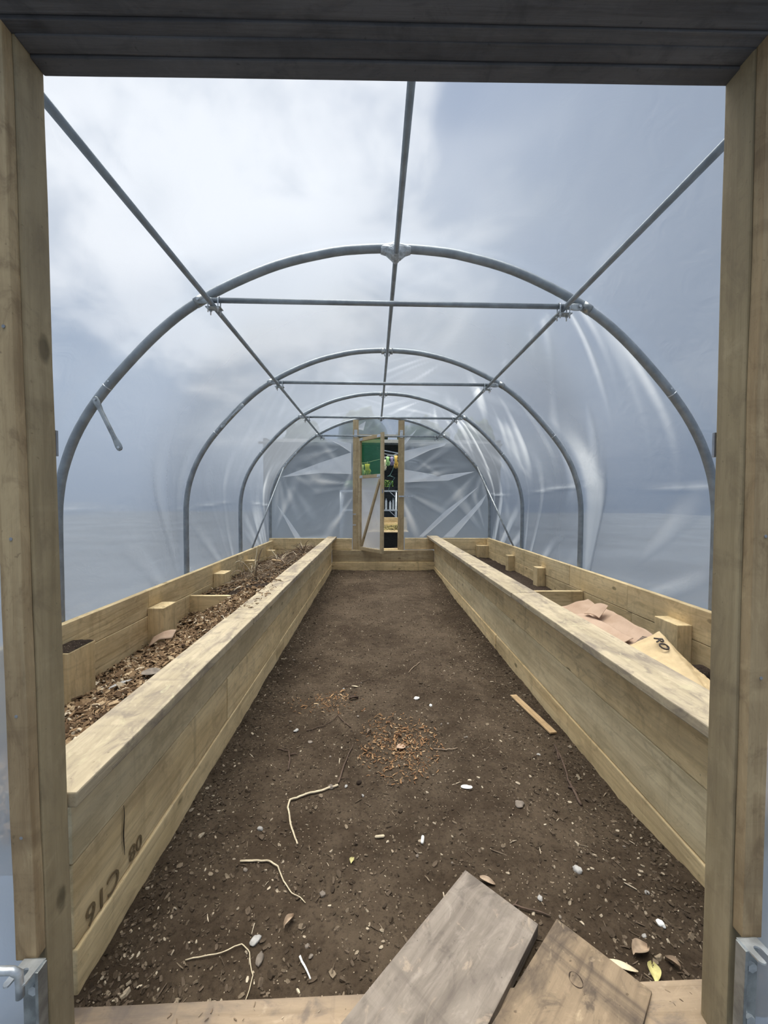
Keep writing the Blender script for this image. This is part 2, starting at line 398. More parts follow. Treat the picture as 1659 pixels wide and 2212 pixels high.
# ------------------------------------------------------------------ the setting: ground, cover, end films
def sm(a, b, x):
    t = max(0, min(1, (x - a) / (b - a))); return t * t * (3 - 2 * t)
def grid_mesh(name, x0, x1, y0, y1, step, zf, mat, parent=None):
    bm = bmesh.new(); nx = int((x1 - x0) / step) + 1; ny = int((y1 - y0) / step) + 1; vs = []
    for j in range(ny + 1):
        row = []
        for i in range(nx + 1):
            x = x0 + (x1 - x0) * i / nx; y = y0 + (y1 - y0) * j / ny
            row.append(bm.verts.new((x, y, zf(x, y))))
        vs.append(row)
    for j in range(ny):
        for i in range(nx): bm.faces.new((vs[j][i], vs[j][i + 1], vs[j + 1][i + 1], vs[j + 1][i]))
    return mk(name, bm, mat, parent, True)
def floor_z(x, y):
    z = .010 * noise.noise(Vector((x * 1.3, y * 1.3, 0))) + .007 * noise.noise(Vector((x * 5, y * 5, 3))) + .006 * noise.noise(Vector((x * 16, y * 16, 7))) + .004 * noise.noise(Vector((x * 45, y * 45, 1)))
    z -= .055 * sm(.55, 1.0, x) * sm(1.15, 1.6, y) * sm(6.3, 4.8, y)
    z += .010 * sm(.8, 1.05, x) + .012 * sm(-.5, -.72, x) + .008 * sm(6.3, 6.7, y)
    return z
tag(grid_mesh('floor', -.76, 1.08, .86, 6.72, .014, floor_z, M_soil), kind='structure')
bm = bmesh.new()
for x0, x1, y0, y1 in ((-30, 30, -10, .86), (-30, -1.86, .86, 40), (2.1, 30, .86, 40), (-1.86, 2.1, 6.88, 40)):
    bm.faces.new([bm.verts.new(p) for p in ((x0, y0, -.03), (x1, y0, -.03), (x1, y1, -.03), (x0, y1, -.03))])
tag(mk('trim_3', bm, M_ground), kind='structure')

def cover():
    P, LEN = resample([(x * 1.014, z + (.035 if z > 1.3 else .035 * max(z, 0) / 1.3)) for x, z in FULL], 300)
    ny = 330; bm = bmesh.new(); lay = bm.verts.layers.float.new('fold'); rows_ = []
    for j in range(ny + 1):
        y = Y_FRONT + (Y_BACK - Y_FRONT) * j / ny
        ya = max([h for h in [.75] + HOOPS if h <= y + 1e-6]); t = (y - ya) / 1.52; t = max(0, min(1, t))
        bay = int(round((ya - .75) / 1.52)); sag = math.sin(PI * t)
        row = []
        for i, (px, pz) in enumerate(P):
            s_ = LEN * i / (len(P) - 1); side = 1 if px > 0 else -1
            s_foot = min(s_, LEN - s_)                       # arc distance up from the foot
            nx, nz_ = (P[min(i + 1, 299)][1] - P[max(i - 1, 0)][1]), -(P[min(i + 1, 299)][0] - P[max(i - 1, 0)][0])
            l = math.hypot(nx, nz_); nx, nz_ = -nx / l, -nz_ / l          # outward normal
            if px * nx + (pz - 1) * nz_ < 0: nx, nz_ = -nx, -nz_
            # tension folds fan up from the foot of the far hoop of each bay, and down from its shoulder
            a1 = math.atan2(s_foot + .05, 1.52 * (1 - t) + .12); r1 = math.hypot(s_foot, 1.52 * (1 - t))
            a2 = math.atan2(3.3 - s_foot, 1.52 * t + .15); r2 = math.hypot(3.3 - s_foot, 1.52 * t)
            o = bay * 13.7 + (50 if side > 0 else 0)
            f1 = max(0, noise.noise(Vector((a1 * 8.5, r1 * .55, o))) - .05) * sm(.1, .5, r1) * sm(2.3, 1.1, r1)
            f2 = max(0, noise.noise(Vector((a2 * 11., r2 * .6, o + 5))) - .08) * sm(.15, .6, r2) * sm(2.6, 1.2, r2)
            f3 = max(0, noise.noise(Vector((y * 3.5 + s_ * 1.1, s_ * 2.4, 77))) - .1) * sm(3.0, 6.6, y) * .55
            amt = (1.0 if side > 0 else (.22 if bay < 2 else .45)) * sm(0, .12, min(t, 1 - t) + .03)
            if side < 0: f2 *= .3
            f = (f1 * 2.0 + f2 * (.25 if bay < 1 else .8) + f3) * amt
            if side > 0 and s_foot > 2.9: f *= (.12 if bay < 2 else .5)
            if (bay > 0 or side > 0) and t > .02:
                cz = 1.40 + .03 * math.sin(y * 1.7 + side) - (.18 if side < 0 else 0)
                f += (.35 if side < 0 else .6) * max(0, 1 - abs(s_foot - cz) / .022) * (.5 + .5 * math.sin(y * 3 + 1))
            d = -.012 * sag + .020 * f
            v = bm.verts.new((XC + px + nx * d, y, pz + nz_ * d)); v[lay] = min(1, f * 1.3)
            row.append(v)
        rows_.append(row)
    for a, b in zip(rows_, rows_[1:]):
        for i in range(len(a) - 1): bm.faces.new((a[i], a[i + 1], b[i + 1], b[i]))
    o = mk('ceiling', bm, M_film, None, True); tag(o, kind='structure'); return o
cov = cover()

def film_sheet(name, y, hole, mat, amp=1., parent=None, kind='structure'):
    """end film: area under the hoop with a door hole (x0, x1, z1), crumpled along lines from the door frame"""
    bm = bmesh.new(); lay = bm.verts.layers.float.new('fold'); hx0, hx1, hz1 = hole
    P, _ = resample([(x * 1.01, z + .02) for x, z in FULL], 200)
    def top_z(x):
        b = None
        for (xa, za), (xb, zb) in zip(P, P[1:]):
            if min(xa, xb) <= x - XC <= max(xa, xb) and abs(xb - xa) > 1e-7:
                z = za + (zb - za) * (x - XC - xa) / (xb - xa); b = z if b is None else max(b, z)
        return b if b is not None else .1
    xs = [XC - HW * 1.008 + HW * 2.016 * i / 150 for i in range(151)] + [hx0, hx1]; xs = sorted(set(xs))
    cols = []
    for x in xs:
        inside = hx0 - 1e-6 <= x <= hx1 + 1e-6
        col = []
        tz = top_z(x)
        for k in range(91):
            z = .0 + (tz) * k / 90
            col.append((x, z))
        cols.append(col)
    V = []
    for col in cols:
        r_ = []
        for x, z in col:
            sx = 1 if x > XC else -1; ex = hx1 if sx > 0 else hx0
            g = 0
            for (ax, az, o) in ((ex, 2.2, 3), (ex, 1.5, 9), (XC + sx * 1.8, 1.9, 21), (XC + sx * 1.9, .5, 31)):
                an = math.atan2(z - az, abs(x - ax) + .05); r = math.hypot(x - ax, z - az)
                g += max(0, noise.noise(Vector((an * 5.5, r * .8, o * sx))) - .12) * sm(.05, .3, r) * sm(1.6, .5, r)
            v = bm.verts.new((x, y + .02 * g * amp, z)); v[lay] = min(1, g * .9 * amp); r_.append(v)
        V.append(r_)
    for (c0, x0), (c1, x1) in zip(zip(V, xs), zip(V[1:], xs[1:])):
        for k in range(90):
            zc = (c0[k].co.z + c1[k + 1].co.z) / 2; xc = (x0 + x1) / 2
            if hx0 < xc < hx1 and zc < hz1: continue
            bm.faces.new((c0[k], c1[k], c1[k + 1], c0[k + 1]))
    bmesh.ops.delete(bm, geom=[v for v in bm.verts if not v.link_faces], context='VERTS')
    o = mk(name, bm, mat, parent, True); tag(o, kind=kind); return o
endw = film_sheet('wall_back', 6.885, (-.29, .44, 2.37), M_endfilm)
def flap(pts, lift=.012):
    """a doubled-over fold of the end film: curved sliver standing off the sheet"""
    bm = bmesh.new(); lay = bm.verts.layers.float.new('fold')
    ps = [Vector((x, 6.875, z)) for x, z in pts]; c = sum(ps, Vector()) / len(ps); c.y -= lift
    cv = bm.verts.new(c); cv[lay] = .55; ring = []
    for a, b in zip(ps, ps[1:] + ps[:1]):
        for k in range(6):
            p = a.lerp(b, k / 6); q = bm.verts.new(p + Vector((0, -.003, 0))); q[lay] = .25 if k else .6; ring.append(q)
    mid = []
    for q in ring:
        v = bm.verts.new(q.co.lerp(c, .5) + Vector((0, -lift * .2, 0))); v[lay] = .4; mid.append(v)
    n = len(ring)
    for k in range(n):
        bm.faces.new((ring[k], ring[(k + 1) % n], mid[(k + 1) % n], mid[k])); bm.faces.new((mid[k], mid[(k + 1) % n], cv))
    return mk('film_fold', bm, M_fold, endw, True)
def endpt(px, py):      # sight line through photo pixel, met by the end plane (used once, to get real positions)
    X = (px - 829.5) / 830.; Yc = -(py - 1106.) / 830.
    d = Vector(rows[0]) * X + Vector(rows[1]) * Yc - Vector(rows[2]); t = 6.875 / d.y
    return (d.x * t, EYE + d.z * t)
for poly in ([(607, 1031), (690, 1000), (759, 977), (759, 1024), (690, 1022)], [(708, 948), (759, 958), (759, 978), (735, 962)],
             [(872, 974), (940, 960), (965, 956), (960, 963), (930, 972), (872, 999)], [(873, 1014), (930, 1024), (969, 1033), (1028, 1018), (968, 1038), (873, 1042)],
             [(957, 1160), (1010, 1110), (1052, 1066), (1040, 1090), (981, 1160)], [(598, 1090), (625, 1125), (652, 1164), (638, 1164), (615, 1120)],
             [(872, 953), (900, 927), (896, 934), (873, 962)], [(905, 1159), (960, 1105), (1035, 1050), (960, 1120), (915, 1160)], [(766, 925), (790, 910), (785, 930)]):
    flap([endpt(*p) for p in poly])
frontw = film_sheet('wall_front', .777, (-.715, .81, 2.20), M_endfilm, .5)

# ------------------------------------------------------------------ near doorway frame
fr = empty('trim_1', (.04, .865, -.03), kind='structure')
K = .935; EV = Vector((0, 0, EYE))
def near(p): return EV + (Vector(p) - EV) * K
def nplank(name, a, b, W, T, *r): return plank(name, near(a), near(b), W * K, T * K, *r)
nplank('door_post', (-.7355, .865, -.10), (-.7625, .865, 2.25), .055, .07, W_post, fr, (0, 1, 0), .004, .0015)
nplank('door_post', (.8485, .865, -.10), (.8355, .865, 2.27), .055, .07, W_post, fr, (0, 1, 0), .004, .0015)
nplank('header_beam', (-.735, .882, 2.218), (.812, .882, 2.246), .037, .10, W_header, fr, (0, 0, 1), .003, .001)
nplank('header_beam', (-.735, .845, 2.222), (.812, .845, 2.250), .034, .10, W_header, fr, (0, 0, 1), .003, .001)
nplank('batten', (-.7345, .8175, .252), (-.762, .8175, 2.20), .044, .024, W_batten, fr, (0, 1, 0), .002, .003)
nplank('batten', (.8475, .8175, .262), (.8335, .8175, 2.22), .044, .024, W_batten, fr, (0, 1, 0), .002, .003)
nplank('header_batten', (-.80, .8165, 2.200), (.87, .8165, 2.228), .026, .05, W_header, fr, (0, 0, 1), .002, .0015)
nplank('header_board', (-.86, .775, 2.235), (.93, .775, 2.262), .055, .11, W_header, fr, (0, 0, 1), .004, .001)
for x, z in ((-.738, .52), (-.742, .78), (-.744, 1.15), (-.748, 1.58), (.845, 1.16), (.843, 1.60), (.846, .85), (.84, 1.98)):
    bm = bmesh.new(); bolt(bm, near((x, .8058, z)), (0, -1, 0), .0035, .0012); mk('nail', bm, M_nail, fr, False)
bm = bmesh.new(); rbox(bm, .006, .006, .055, .001); mk('hinge_leaf', bm, M_nail, fr, False).location = near((-.729, .904, 1.36)) - Vector(fr.location)
bm = bmesh.new(); rbox(bm, .006, .006, .055, .001); mk('hinge_leaf', bm, M_nail, fr, False).location = near((.816, .906, 1.37)) - Vector(fr.location)
# threshold
tag(plank('threshold_board', (-.72, .846, .014), (.83, .863, .018), .083, .045, W_sill, None, (0, 0, 1), .004, .0015),
    'stained brown timber threshold lying across the foot of the doorway', 'threshold')

# fork latch brackets on the posts
def latch(side, x, ztop, rod):
    s = side
    e = empty('latch_bracket', (x, .753, ztop - .12), None, 'bracket')
    bm = bmesh.new(); M = Matrix.Translation((x, .749, ztop - .11)); rbox(bm, .041, .008, .22, .002, M)
    bm2 = bmesh.new(); M = Matrix.Translation((x - s * .022, .738, ztop - .11)); rbox(bm2, .006, .022, .22, .001, M); mk('side_flange', bm2, M_zincd, e)
    mp = mk('mounting_plate', bm, M_zincd, e)
    # forked tongue bending out from the top of the plate: thick plate with an open slot
    bm = bmesh.new()
    out = Vector((s * .04, -1, .07)).normalized(); wid = Vector((1, 0, 0)) - out * out.x; wid.normalize(); nrm = out.cross(wid).normalized()
    base = Vector((x, .749, ztop)); L = .047; hw = .0205; sl = .0075
    outline = [(-hw, 0), (hw, 0), (hw, L * .86), (hw - .003, L * .96), (hw - .007, L), (sl + .001, L * .97), (sl, L * .9)]
    for k in range(7):
        a = PI * k / 6; outline.append((sl * math.cos(a), L * .48 - sl * math.sin(a)))
    outline += [(-sl, L * .9), (-sl - .001, L * .97), (-hw + .007, L), (-hw + .003, L * .96), (-hw, L * .86)]
    top = [bm.verts.new(base + wid * a + out * b + nrm * .0018) for a, b in outline]; bot = [bm.verts.new(v.co - nrm * .0036) for v in top]
    bm.faces.new(top); bm.faces.new(bot[::-1]); n = len(top)
    for k in range(n): bm.faces.new((top[k], bot[k], bot[(k + 1) % n], top[(k + 1) % n]))
    mk('forked_tongue', bm, M_zinc, e)
    for zz in (.052, .165):
        bm = bmesh.new(); bolt(bm, (x + .004, .745, ztop - zz), (0, -1, 0), .010, .006); mk('bolt', bm, M_zinc, mp, False)
    return e, base, out
e, base, out = latch(-1, -.667, .322, True)
tag(e, 'grey steel fork bracket on the left door post, with a rod in its slot')
rod = tubeobj('latch_rod', [(-.95, .700, .366), (-.69, .702, .360), (-.668, .704, .357), (-.658, .706, .348), (-.657, .707, .325), (-.657, .707, .302)], .0068, M_zinc, None, 16)
tag(rod, 'shiny round steel rod hooked into the fork bracket at left', 'rod')
e, base, out = latch(1, .7775, .3285, False)
tag(e, 'empty grey steel fork bracket on the right door post')

# ------------------------------------------------------------------ raised beds
bl = empty('raised_bed', (-1.27, 3.9, 0), 'left raised bed of pale timber sleepers with a wide capping board, filled with wood chips', 'raised bed', 'raised beds along the tunnel sides')
br = empty('raised_bed', (1.55, 3.9, 0), 'right raised bed of pale timber sleepers with a blotchy capping board, holding cardboard sheets', 'raised bed', 'raised beds along the tunnel sides')
def run(parent, name, x, t, z0, z1, cuts, mat, wob=.002):
    for a, b in zip(cuts, cuts[1:]):
        ox = random.uniform(-.003, .003)
        boxw(name, x + ox - t / 2, x + ox + t / 2, a + .002, b - .002, z0 + .0015, z1 - .0015, mat, parent, 'y', .0045, wob)
for (z0, z1, cuts, m_) in ((-.10, .122, (.93, 2.86, 5.1, 6.72), W_sleeper), (.122, .336, (.93, 1.92, 3.0, 4.72, 6.72), W_sleeper), (.336, .548, (.93, 2.55, 4.4, 6.72), W_green)):
    run(bl, 'sleeper', -.757 + (.006 if z0 < 0 else 0), .05, z0, z1, cuts, m_)
for a, b in ((.845, 2.1), (2.1, 4.05), (4.05, 6.80)):
    plank('capping_board', (-.731, a + .001, .567), (-.735, b - .001, .567), .155, .036, W_cap, bl, (0, 0, 1), .004, .0015)
for (z0, z1, cuts, m_) in ((-.16, .075, (1.0, 3.25, 6.72), W_sleeper), (.075, .315, (1.0, 4.8, 6.72), W_green), (.315, .562, (1.0, 3.10, 4.9, 6.72), W_sleeper)):
    run(br, 'sleeper', 1.087 - (.006 if z0 < 0 else 0), .05, z0, z1, cuts, m_)
for a, b in ((.95, 2.6), (2.6, 4.6), (4.6, 6.86)):
    plank('capping_board', (1.037, a + .001, .583), (1.040, b - .001, .583), .185, .036, W_cap, br, (0, 0, 1), .004, .0015)
# back walls against the cover
run(bl, 'sleeper', -1.775, .045,   .325, .520, (.95, 3.02, 5.0, 6.72), W_sleeper); run(bl, 'sleeper', -1.775, .045, .10, .325, (.95, 2.4, 4.3, 6.72), W_sleeper)
run(bl, 'sleeper', -1.775, .045, -.10, .10, (.95, 3.4, 6.72), W_sleeper)
run(br, 'sleeper', 2.018, .045, .372, .578, (.95, 2.95, 3.85, 6.72), W_sleeper); run(br, 'sleeper', 2.018, .045, .17, .372, (.95, 2.9, 4.6, 6.72), W_sleeper)
run(br, 'sleeper', 2.018, .045, -.10, .17, (.95, 3.4, 6.72), W_sleeper)
# cross boards and end pieces
boxw('divider_board', -1.752, -.785, 3.68, 3.722, .08, .312, W_sleeper, bl, 'x'); boxw('divider_board', 1.115, 1.995, 3.58, 3.622, .12, .376, W_sleeper, br, 'x')
for yy, zz, w in ((2.17, .405, .20), (3.10, .385, .20), (4.32, .42, .20), (5.30, .40, .12), (6.35, .40, .10)):
    boxw('stake', -1.752, -1.63, yy - w / 2, yy + w / 2, -.05, zz, W_sleeper, bl, 'z', .005)
for yy, zz, w in ((2.43, .46, .20), (4.45, .455, .12), (5.42, .455, .10)):
    boxw('stake', 1.90, 1.995, yy - w / 2, yy + w / 2, -.05, zz, W_sleeper, br, 'z', .005)
boxw('stake', 1.80, 1.995, 6.60, 6.72, -.05, .45, W_sleeper, br, 'z', .005)
M_stain = ink('timber_stain', (.17, .15, .11))
# grade stamp and crack on the left bed
def text(name, body, size, M, mat, parent, ext=.0006):
    cu = bpy.data.curves.new(name, 'FONT'); cu.body = body; cu.size = size; cu.extrude = ext; cu.resolution_u = 3
    cu.align_x = 'CENTER'; cu.align_y = 'CENTER'
    t = bpy.data.objects.new(name + '_src', cu); sc.collection.objects.link(t)
    bpy.context.view_layer.update()
    me = bpy.data.meshes.new_from_object(t.evaluated_get(bpy.context.evaluated_depsgraph_get())); me.materials.append(mat)
    bpy.data.objects.remove(t); o = bpy.data.objects.new(name, me); return link(o, parent, M)
def facing_px(c, flip=1):       # text plane facing +x, reading direction along -flip*y
    x = Vector((0, -flip, 0)) ; z = Vector((1, 0, 0)); y = z.cross(x)
    return Matrix(((x[0], y[0], z[0], c[0]), (x[1], y[1], z[1], c[1]), (x[2], y[2], z[2], c[2]), (0, 0, 0, 1)))
text('stamp', 'C16', .078, facing_px((-.7305, 1.032, .158), 1), M_ink, bl)
text('stamp', '08', .066, facing_px((-.7305, 1.173, .160), 1), M_ink, bl)
bm = bmesh.new()
prev = None
for k in range(9):
    z = .335 - .15 * k / 8; w = .0022 * math.sin(PI * (k + .5) / 9) + .0006; y = 1.119 - .002 * k / 8 + .002 * math.sin(k)
    cur = (bm.verts.new((-.7298, y - w, z)), bm.verts.new((-.7298, y + w, z)))
    if prev: bm.faces.new((prev[0], prev[1], cur[1], cur[0]))
    prev = cur
mk('crack', bm, M_crack, bl)

# end wall boards behind the beds and step under the far door
for nm, x0, x1, y0, y1, z0, z1, lab in (('end_board', -1.83, -.385, 6.735, 6.78, .355, .555, 'pale end board behind the left bed, running to the far door frame'),
        ('end_board', .545, 2.045, 6.735, 6.78, .365, .565, 'pale end board behind the right bed, running from the far door frame'),
        ('end_board', -1.83, -.79, 6.737, 6.78, -.05, .353, 'lower end board of the left bed below the pale top one, half buried'),
        ('end_board', 1.12, 2.045, 6.737, 6.78, -.05, .363, 'lower end board of the right bed below the pale top one, half buried'),
        ('step_sleeper', -.73, 1.058, 6.70, 6.80, .148, .350, 'dark stained sleeper forming the step under the far door'),
        ('step_sleeper', -.73, 1.058, 6.68, 6.80, -.08, .147, 'pale bottom sleeper lying on the soil below the dark step')):
    tag(boxw(nm, x0, x1, y0, y1, z0, z1, W_door if nm == 'step_sleeper' and z0 > 0 else W_sleeper, None, 'x', .004, .001), lab, 'timber board', 'boards across the far end')

# soil and mulch in the beds
def lz(x, y):
    if y < 3.70: z = .10 + .20 * sm(-1.75, -1.05, x) + .05 * sm(2.2, 3.6, y) * sm(-1.7, -1.2, x) + .04 * sm(3.3, 3.65, y)
    else: z = .26 + .16 * sm(-1.7, -1.1, x) + .04 * noise.noise(Vector((x * 3, y * 2, 0)))
    return z + .018 * noise.noise(Vector((x * 6, y * 6, 4))) + .008 * noise.noise(Vector((x * 20, y * 20, 4)))
def rz(x, y):
    if y < 3.60: z = .20 + .02 * noise.noise(Vector((x * 4, y * 4, 0)))
    else: z = .24 + .16 * sm(1.9, 1.3, x)
    return z + .014 * noise.noise(Vector((x * 7, y * 7, 4))) + .010 * noise.noise(Vector((x * 24, y * 24, 4)))
tag(grid_mesh('bed_soil', -1.80, -.77, .96, 6.73, .03, lambda x, y: lz(x, y) - .012, M_bedsoil), 'dark soil filling the left raised bed', 'soil', None, 'stuff')
tag(grid_mesh('bed_soil', 1.10, 2.01, .96, 6.73, .02, rz, M_bedsoil), 'dark crumbly compost in the right raised bed', 'soil', None, 'stuff')

def chips(name, n, place, size, mat, flat=.6, curl=.3, parent=None, thick=.12):
    bm = bmesh.new(); lay = bm.verts.layers.float.new('tone')
    for _ in range(n):
        p = place(); L = size[0] * random.uniform(.4, 1.) * (1.8 if random.random() < .08 else 1); w = L * random.uniform(size[1] * .5, size[1]); t = max(.0008, L * thick * random.uniform(.5, 1))
        rot = Matrix.Rotation(random.uniform(0, 2 * PI), 3, 'Z') @ Matrix.Rotation(random.gauss(0, flat), 3, 'X') @ Matrix.Rotation(random.gauss(0, flat * .6), 3, 'Y')
        tone = min(1, max(0, random.betavariate(2, 3) if random.random() < .93 else random.uniform(.8, 1))); cu = random.uniform(-curl, curl) * L
        rings = []
        for k, sx in enumerate((-.5, 0, .5)):
            ww = w * (1 if k == 1 else random.uniform(.35, .9)); dz = cu if k == 1 else 0
            rings.append([bm.verts.new(p + rot @ Vector((sx * L, sy * ww / 2, sz * t / 2 + dz))) for sy, sz in ((-1, -1), (1, -1), (1, 1), (-1, 1))])
        for r_ in rings:
            for v in r_: v[lay] = tone
        for a, b in zip(rings, rings[1:]):
            for k in range(4): bm.faces.new((a[k], a[(k + 1) % 4], b[(k + 1) % 4], b[k]))
        bm.faces.new(rings[0][::-1]); bm.faces.new(rings[-1])
    return mk(name, bm, mat, parent)
def pl_mulch():
    y = .98 + 2.70 * (random.random() ** .85); x = random.uniform(-1.78, -.80); return Vector((x, y, lz(x, y) + random.uniform(-.004, .014)))
tag(chips('wood_chips', 13000, pl_mulch, (.042, .5), M_mulch), 'brown bark and wood chip mulch in the front of the left bed', 'wood chips', None, 'stuff')
def pl_m2():
    y = random.uniform(3.74, 6.7); x = random.uniform(-1.76, -.82); return Vector((x, y, lz(x, y) + random.uniform(-.004, .012)))
tag(chips('leaf_litter', 3200, pl_m2, (.05, .35), M_mulch), 'dark leaf and stem litter in the far half of the left bed', 'litter', None, 'stuff')
def pl_cap():
    a = random.gauss(0, .1); return Vector((-.775 + random.uniform(-.03, .055), 2.62 + random.uniform(-.35, .5), .588))
tag(chips('spilt_chips', 55, pl_cap, (.03, .4), M_mulch, .1), 'few brown chips spilt on the left capping board', 'wood chips', None, 'stuff')
def pl_floor():
    x = random.uniform(-.72, 1.05) if random.random() < .6 else random.choice((-.72, 1.05)) * (1 - abs(random.gauss(0, .16))); y = .9 + 5.75 * random.random() ** 1.5
    return Vector((x, y, floor_z(x, y) + .0015))
tag(chips('soil_crumbs', 9500, pl_floor, (.013, .75), M_bits, .5, .1, None, .45), 'small stones, crumbs and chips scattered over the soil path', 'crumbs', None, 'stuff')
def pl_straw():
    x = random.uniform(-.7, 1.03); y = .9 + 5.7 * random.random() ** 1.5; return Vector((x, y, floor_z(x, y) + .002))
tag(chips('straw_bits', 750, pl_straw, (.032, .14), M_bits, .15, .1, None, .08), 'thin straw and fibre bits strewn along the soil path', 'straw', None, 'stuff')
def pl_pile():
    while True:
        x = random.gauss(.13, .11); y = random.gauss(1.90, .14)
        if (x - .13) ** 2 / .05 + (y - 1.9) ** 2 / .09 < 1: return Vector((x, y, floor_z(x, y) + random.uniform(.001, .008)))
tag(chips('wood_shavings', 620, pl_pile, (.021, .35), M_shav, .3), 'reddish patch of wood shavings in the middle of the soil path', 'wood shavings', None, 'stuff')
def pl_pile2():
    x = random.gauss(-.28, .10); y = random.gauss(2.33, .06); return Vector((x, y, floor_z(x, y) + .003))
tag(chips('wood_shavings', 170, pl_pile2, (.022, .28), M_shav, .3), 'small thin scatter of yellowish shavings left of and beyond the main patch', 'wood shavings', None, 'stuff')
def pl_sill():
    x = random.uniform(-.68, -.1) if random.random() < .7 else random.uniform(.6, .8); y = random.uniform(.82, .885); return Vector((x, y, .040))
tag(chips('sill_crumbs', 26, pl_sill, (.011, .3), M_straw, .05, .05, None, .1), 'pale crumbs lying on the timber threshold', 'crumbs', None, 'stuff')

# ------------------------------------------------------------------ hoops, purlins, bars
def path3(y, r=0, n=120, lo=-.05):
    P, _ = resample(FULL, n); return [(XC + x, y, z) for x, z in P]
where = ['nearest', 'second', 'third', 'farthest']
for i, y in enumerate(HOOPS):
    e = empty('hoop', (XC, y, 0), ['grey tubular steel hoop nearest the doorway, with silver tape at its crown', 'second grey steel hoop from the doorway, with a short strut folded against its left side',
              'third grey steel hoop from the doorway, plain sided, just before the end hoop', 'farthest grey steel hoop, framing the film end wall around the far door'][i], 'hoop', 'steel hoops of the tunnel')
    tubeobj('tube', path3(y), .0245, M_galv, e, 20)
    # joints: sleeves at the shoulders, swaged rings lower down
    def onp(xo, side):
        z = None
        for (xa, za), (xb, zb) in zip(HALF, HALF[1:]):
            if xa <= xo <= xb and xb > xa: z = za + (zb - za) * (xo - xa) / (xb - xa); d = Vector((side * (xb - xa), 0, zb - za)).normalized(); break
        return Vector((XC + side * xo, y, z)), d
    for sd in (-1, 1):
        c, d = onp(1.125, sd); tubeobj('shoulder_sleeve', [c - d * .028, c + d * .028], .0275, M_zincd, e, 20)
        c, d = onp(1.655, sd); tubeobj('joint_ring', [c - d * .003, c + d * .003], .0262, M_zinc, e, 20)
        c2 = c - d * .035; bm = bmesh.new(); bolt(bm, c2 + Vector((0, -.022, 0)), (0, -1, 0), .006, .006); mk('rivet', bm, M_zinc, e)
    # crown fitting
    bm = bmesh.new()
    if i == 0:
        tube(bm, [(XC - .085, y, 2.685), (XC - .05, y, 2.682), (XC - .02, y, 2.672), (XC + .02, y, 2.672), (XC + .05, y, 2.682), (XC + .085, y, 2.683)], [.0255, .033, .046, .046, .034, .0255], 16)
        tube(bm, [(XC, y - .045, 2.652), (XC, y - .02, 2.655), (XC, y + .02, 2.655), (XC, y + .05, 2.650)], [.019, .034, .034, .019], 14)
        for v in bm.verts: v.co += Vector((noise.noise(v.co * 60), noise.noise(v.co * 60 + Vector((9, 0, 0))), noise.noise(v.co * 60 + Vector((0, 9, 0))))) * .006
        mk('tape_wrap', bm, M_tape, e)
    else:
        for sd in (-1, 1):
            tube(bm, [(XC + sd * .022, y, 2.684), (XC + sd * .055, y, 2.684)], .029, 14); cc = mk('crown_collar', bm, M_zincd, e, True); bm = bmesh.new()
            bm2 = bmesh.new(); tube(bm2, [(XC + sd * .026, y, 2.70), (XC + sd * .026, y - .01, 2.655), (XC + sd * .02, y - .005, 2.632)], .005, 8); mk('clip_arm', bm2, M_zinc, cc, True)
        bm.free()
tag(tubeobj('ridge_purlin', [(.12, .80, 2.648), (.12, 6.90, 2.648)], .0145, M_galv), 'grey tube running along under the crown of the hoops', 'purlin', 'long purlin tubes of the tunnel')
tag(tubeobj('side_purlin', [(-.925, .80, 2.345), (-.925, 6.86, 2.328)], .0145, M_galv), 'grey tube running lengthwise on the left, hung below the cross bars', 'purlin', 'long purlin tubes of the tunnel')
tag(tubeobj('side_purlin', [(1.105, .80, 2.368), (1.115, 6.86, 2.338)], .0145, M_galv), 'grey tube running lengthwise on the right, hung below the cross bars', 'purlin', 'long purlin tubes of the tunnel')
barz = [2.366, 2.364, 2.358, 2.358]
def flat_eye(bm, c, side, y, z):
    """flattened tube end with a bolt eye"""
    prof = [(-.0, .0145, .0145), (.03, .019, .008), (.05, .022, .004), (.078, .022, .004), (.092, .017, .004), (.1, .009, .004)]
    prev = None
    for dx, hz, hy in prof:
        ring = [bm.verts.new((c + side * dx, y + hy * math.cos(a * PI / 6), z + hz * math.sin(a * PI / 6))) for a in range(12)]
        if prev:
            for k in range(12): bm.faces.new((prev[k], prev[(k + 1) % 12], ring[(k + 1) % 12], ring[k]))
        else: bm.faces.new(ring)
        prev = ring
    bm.faces.new(prev)
BAR = None
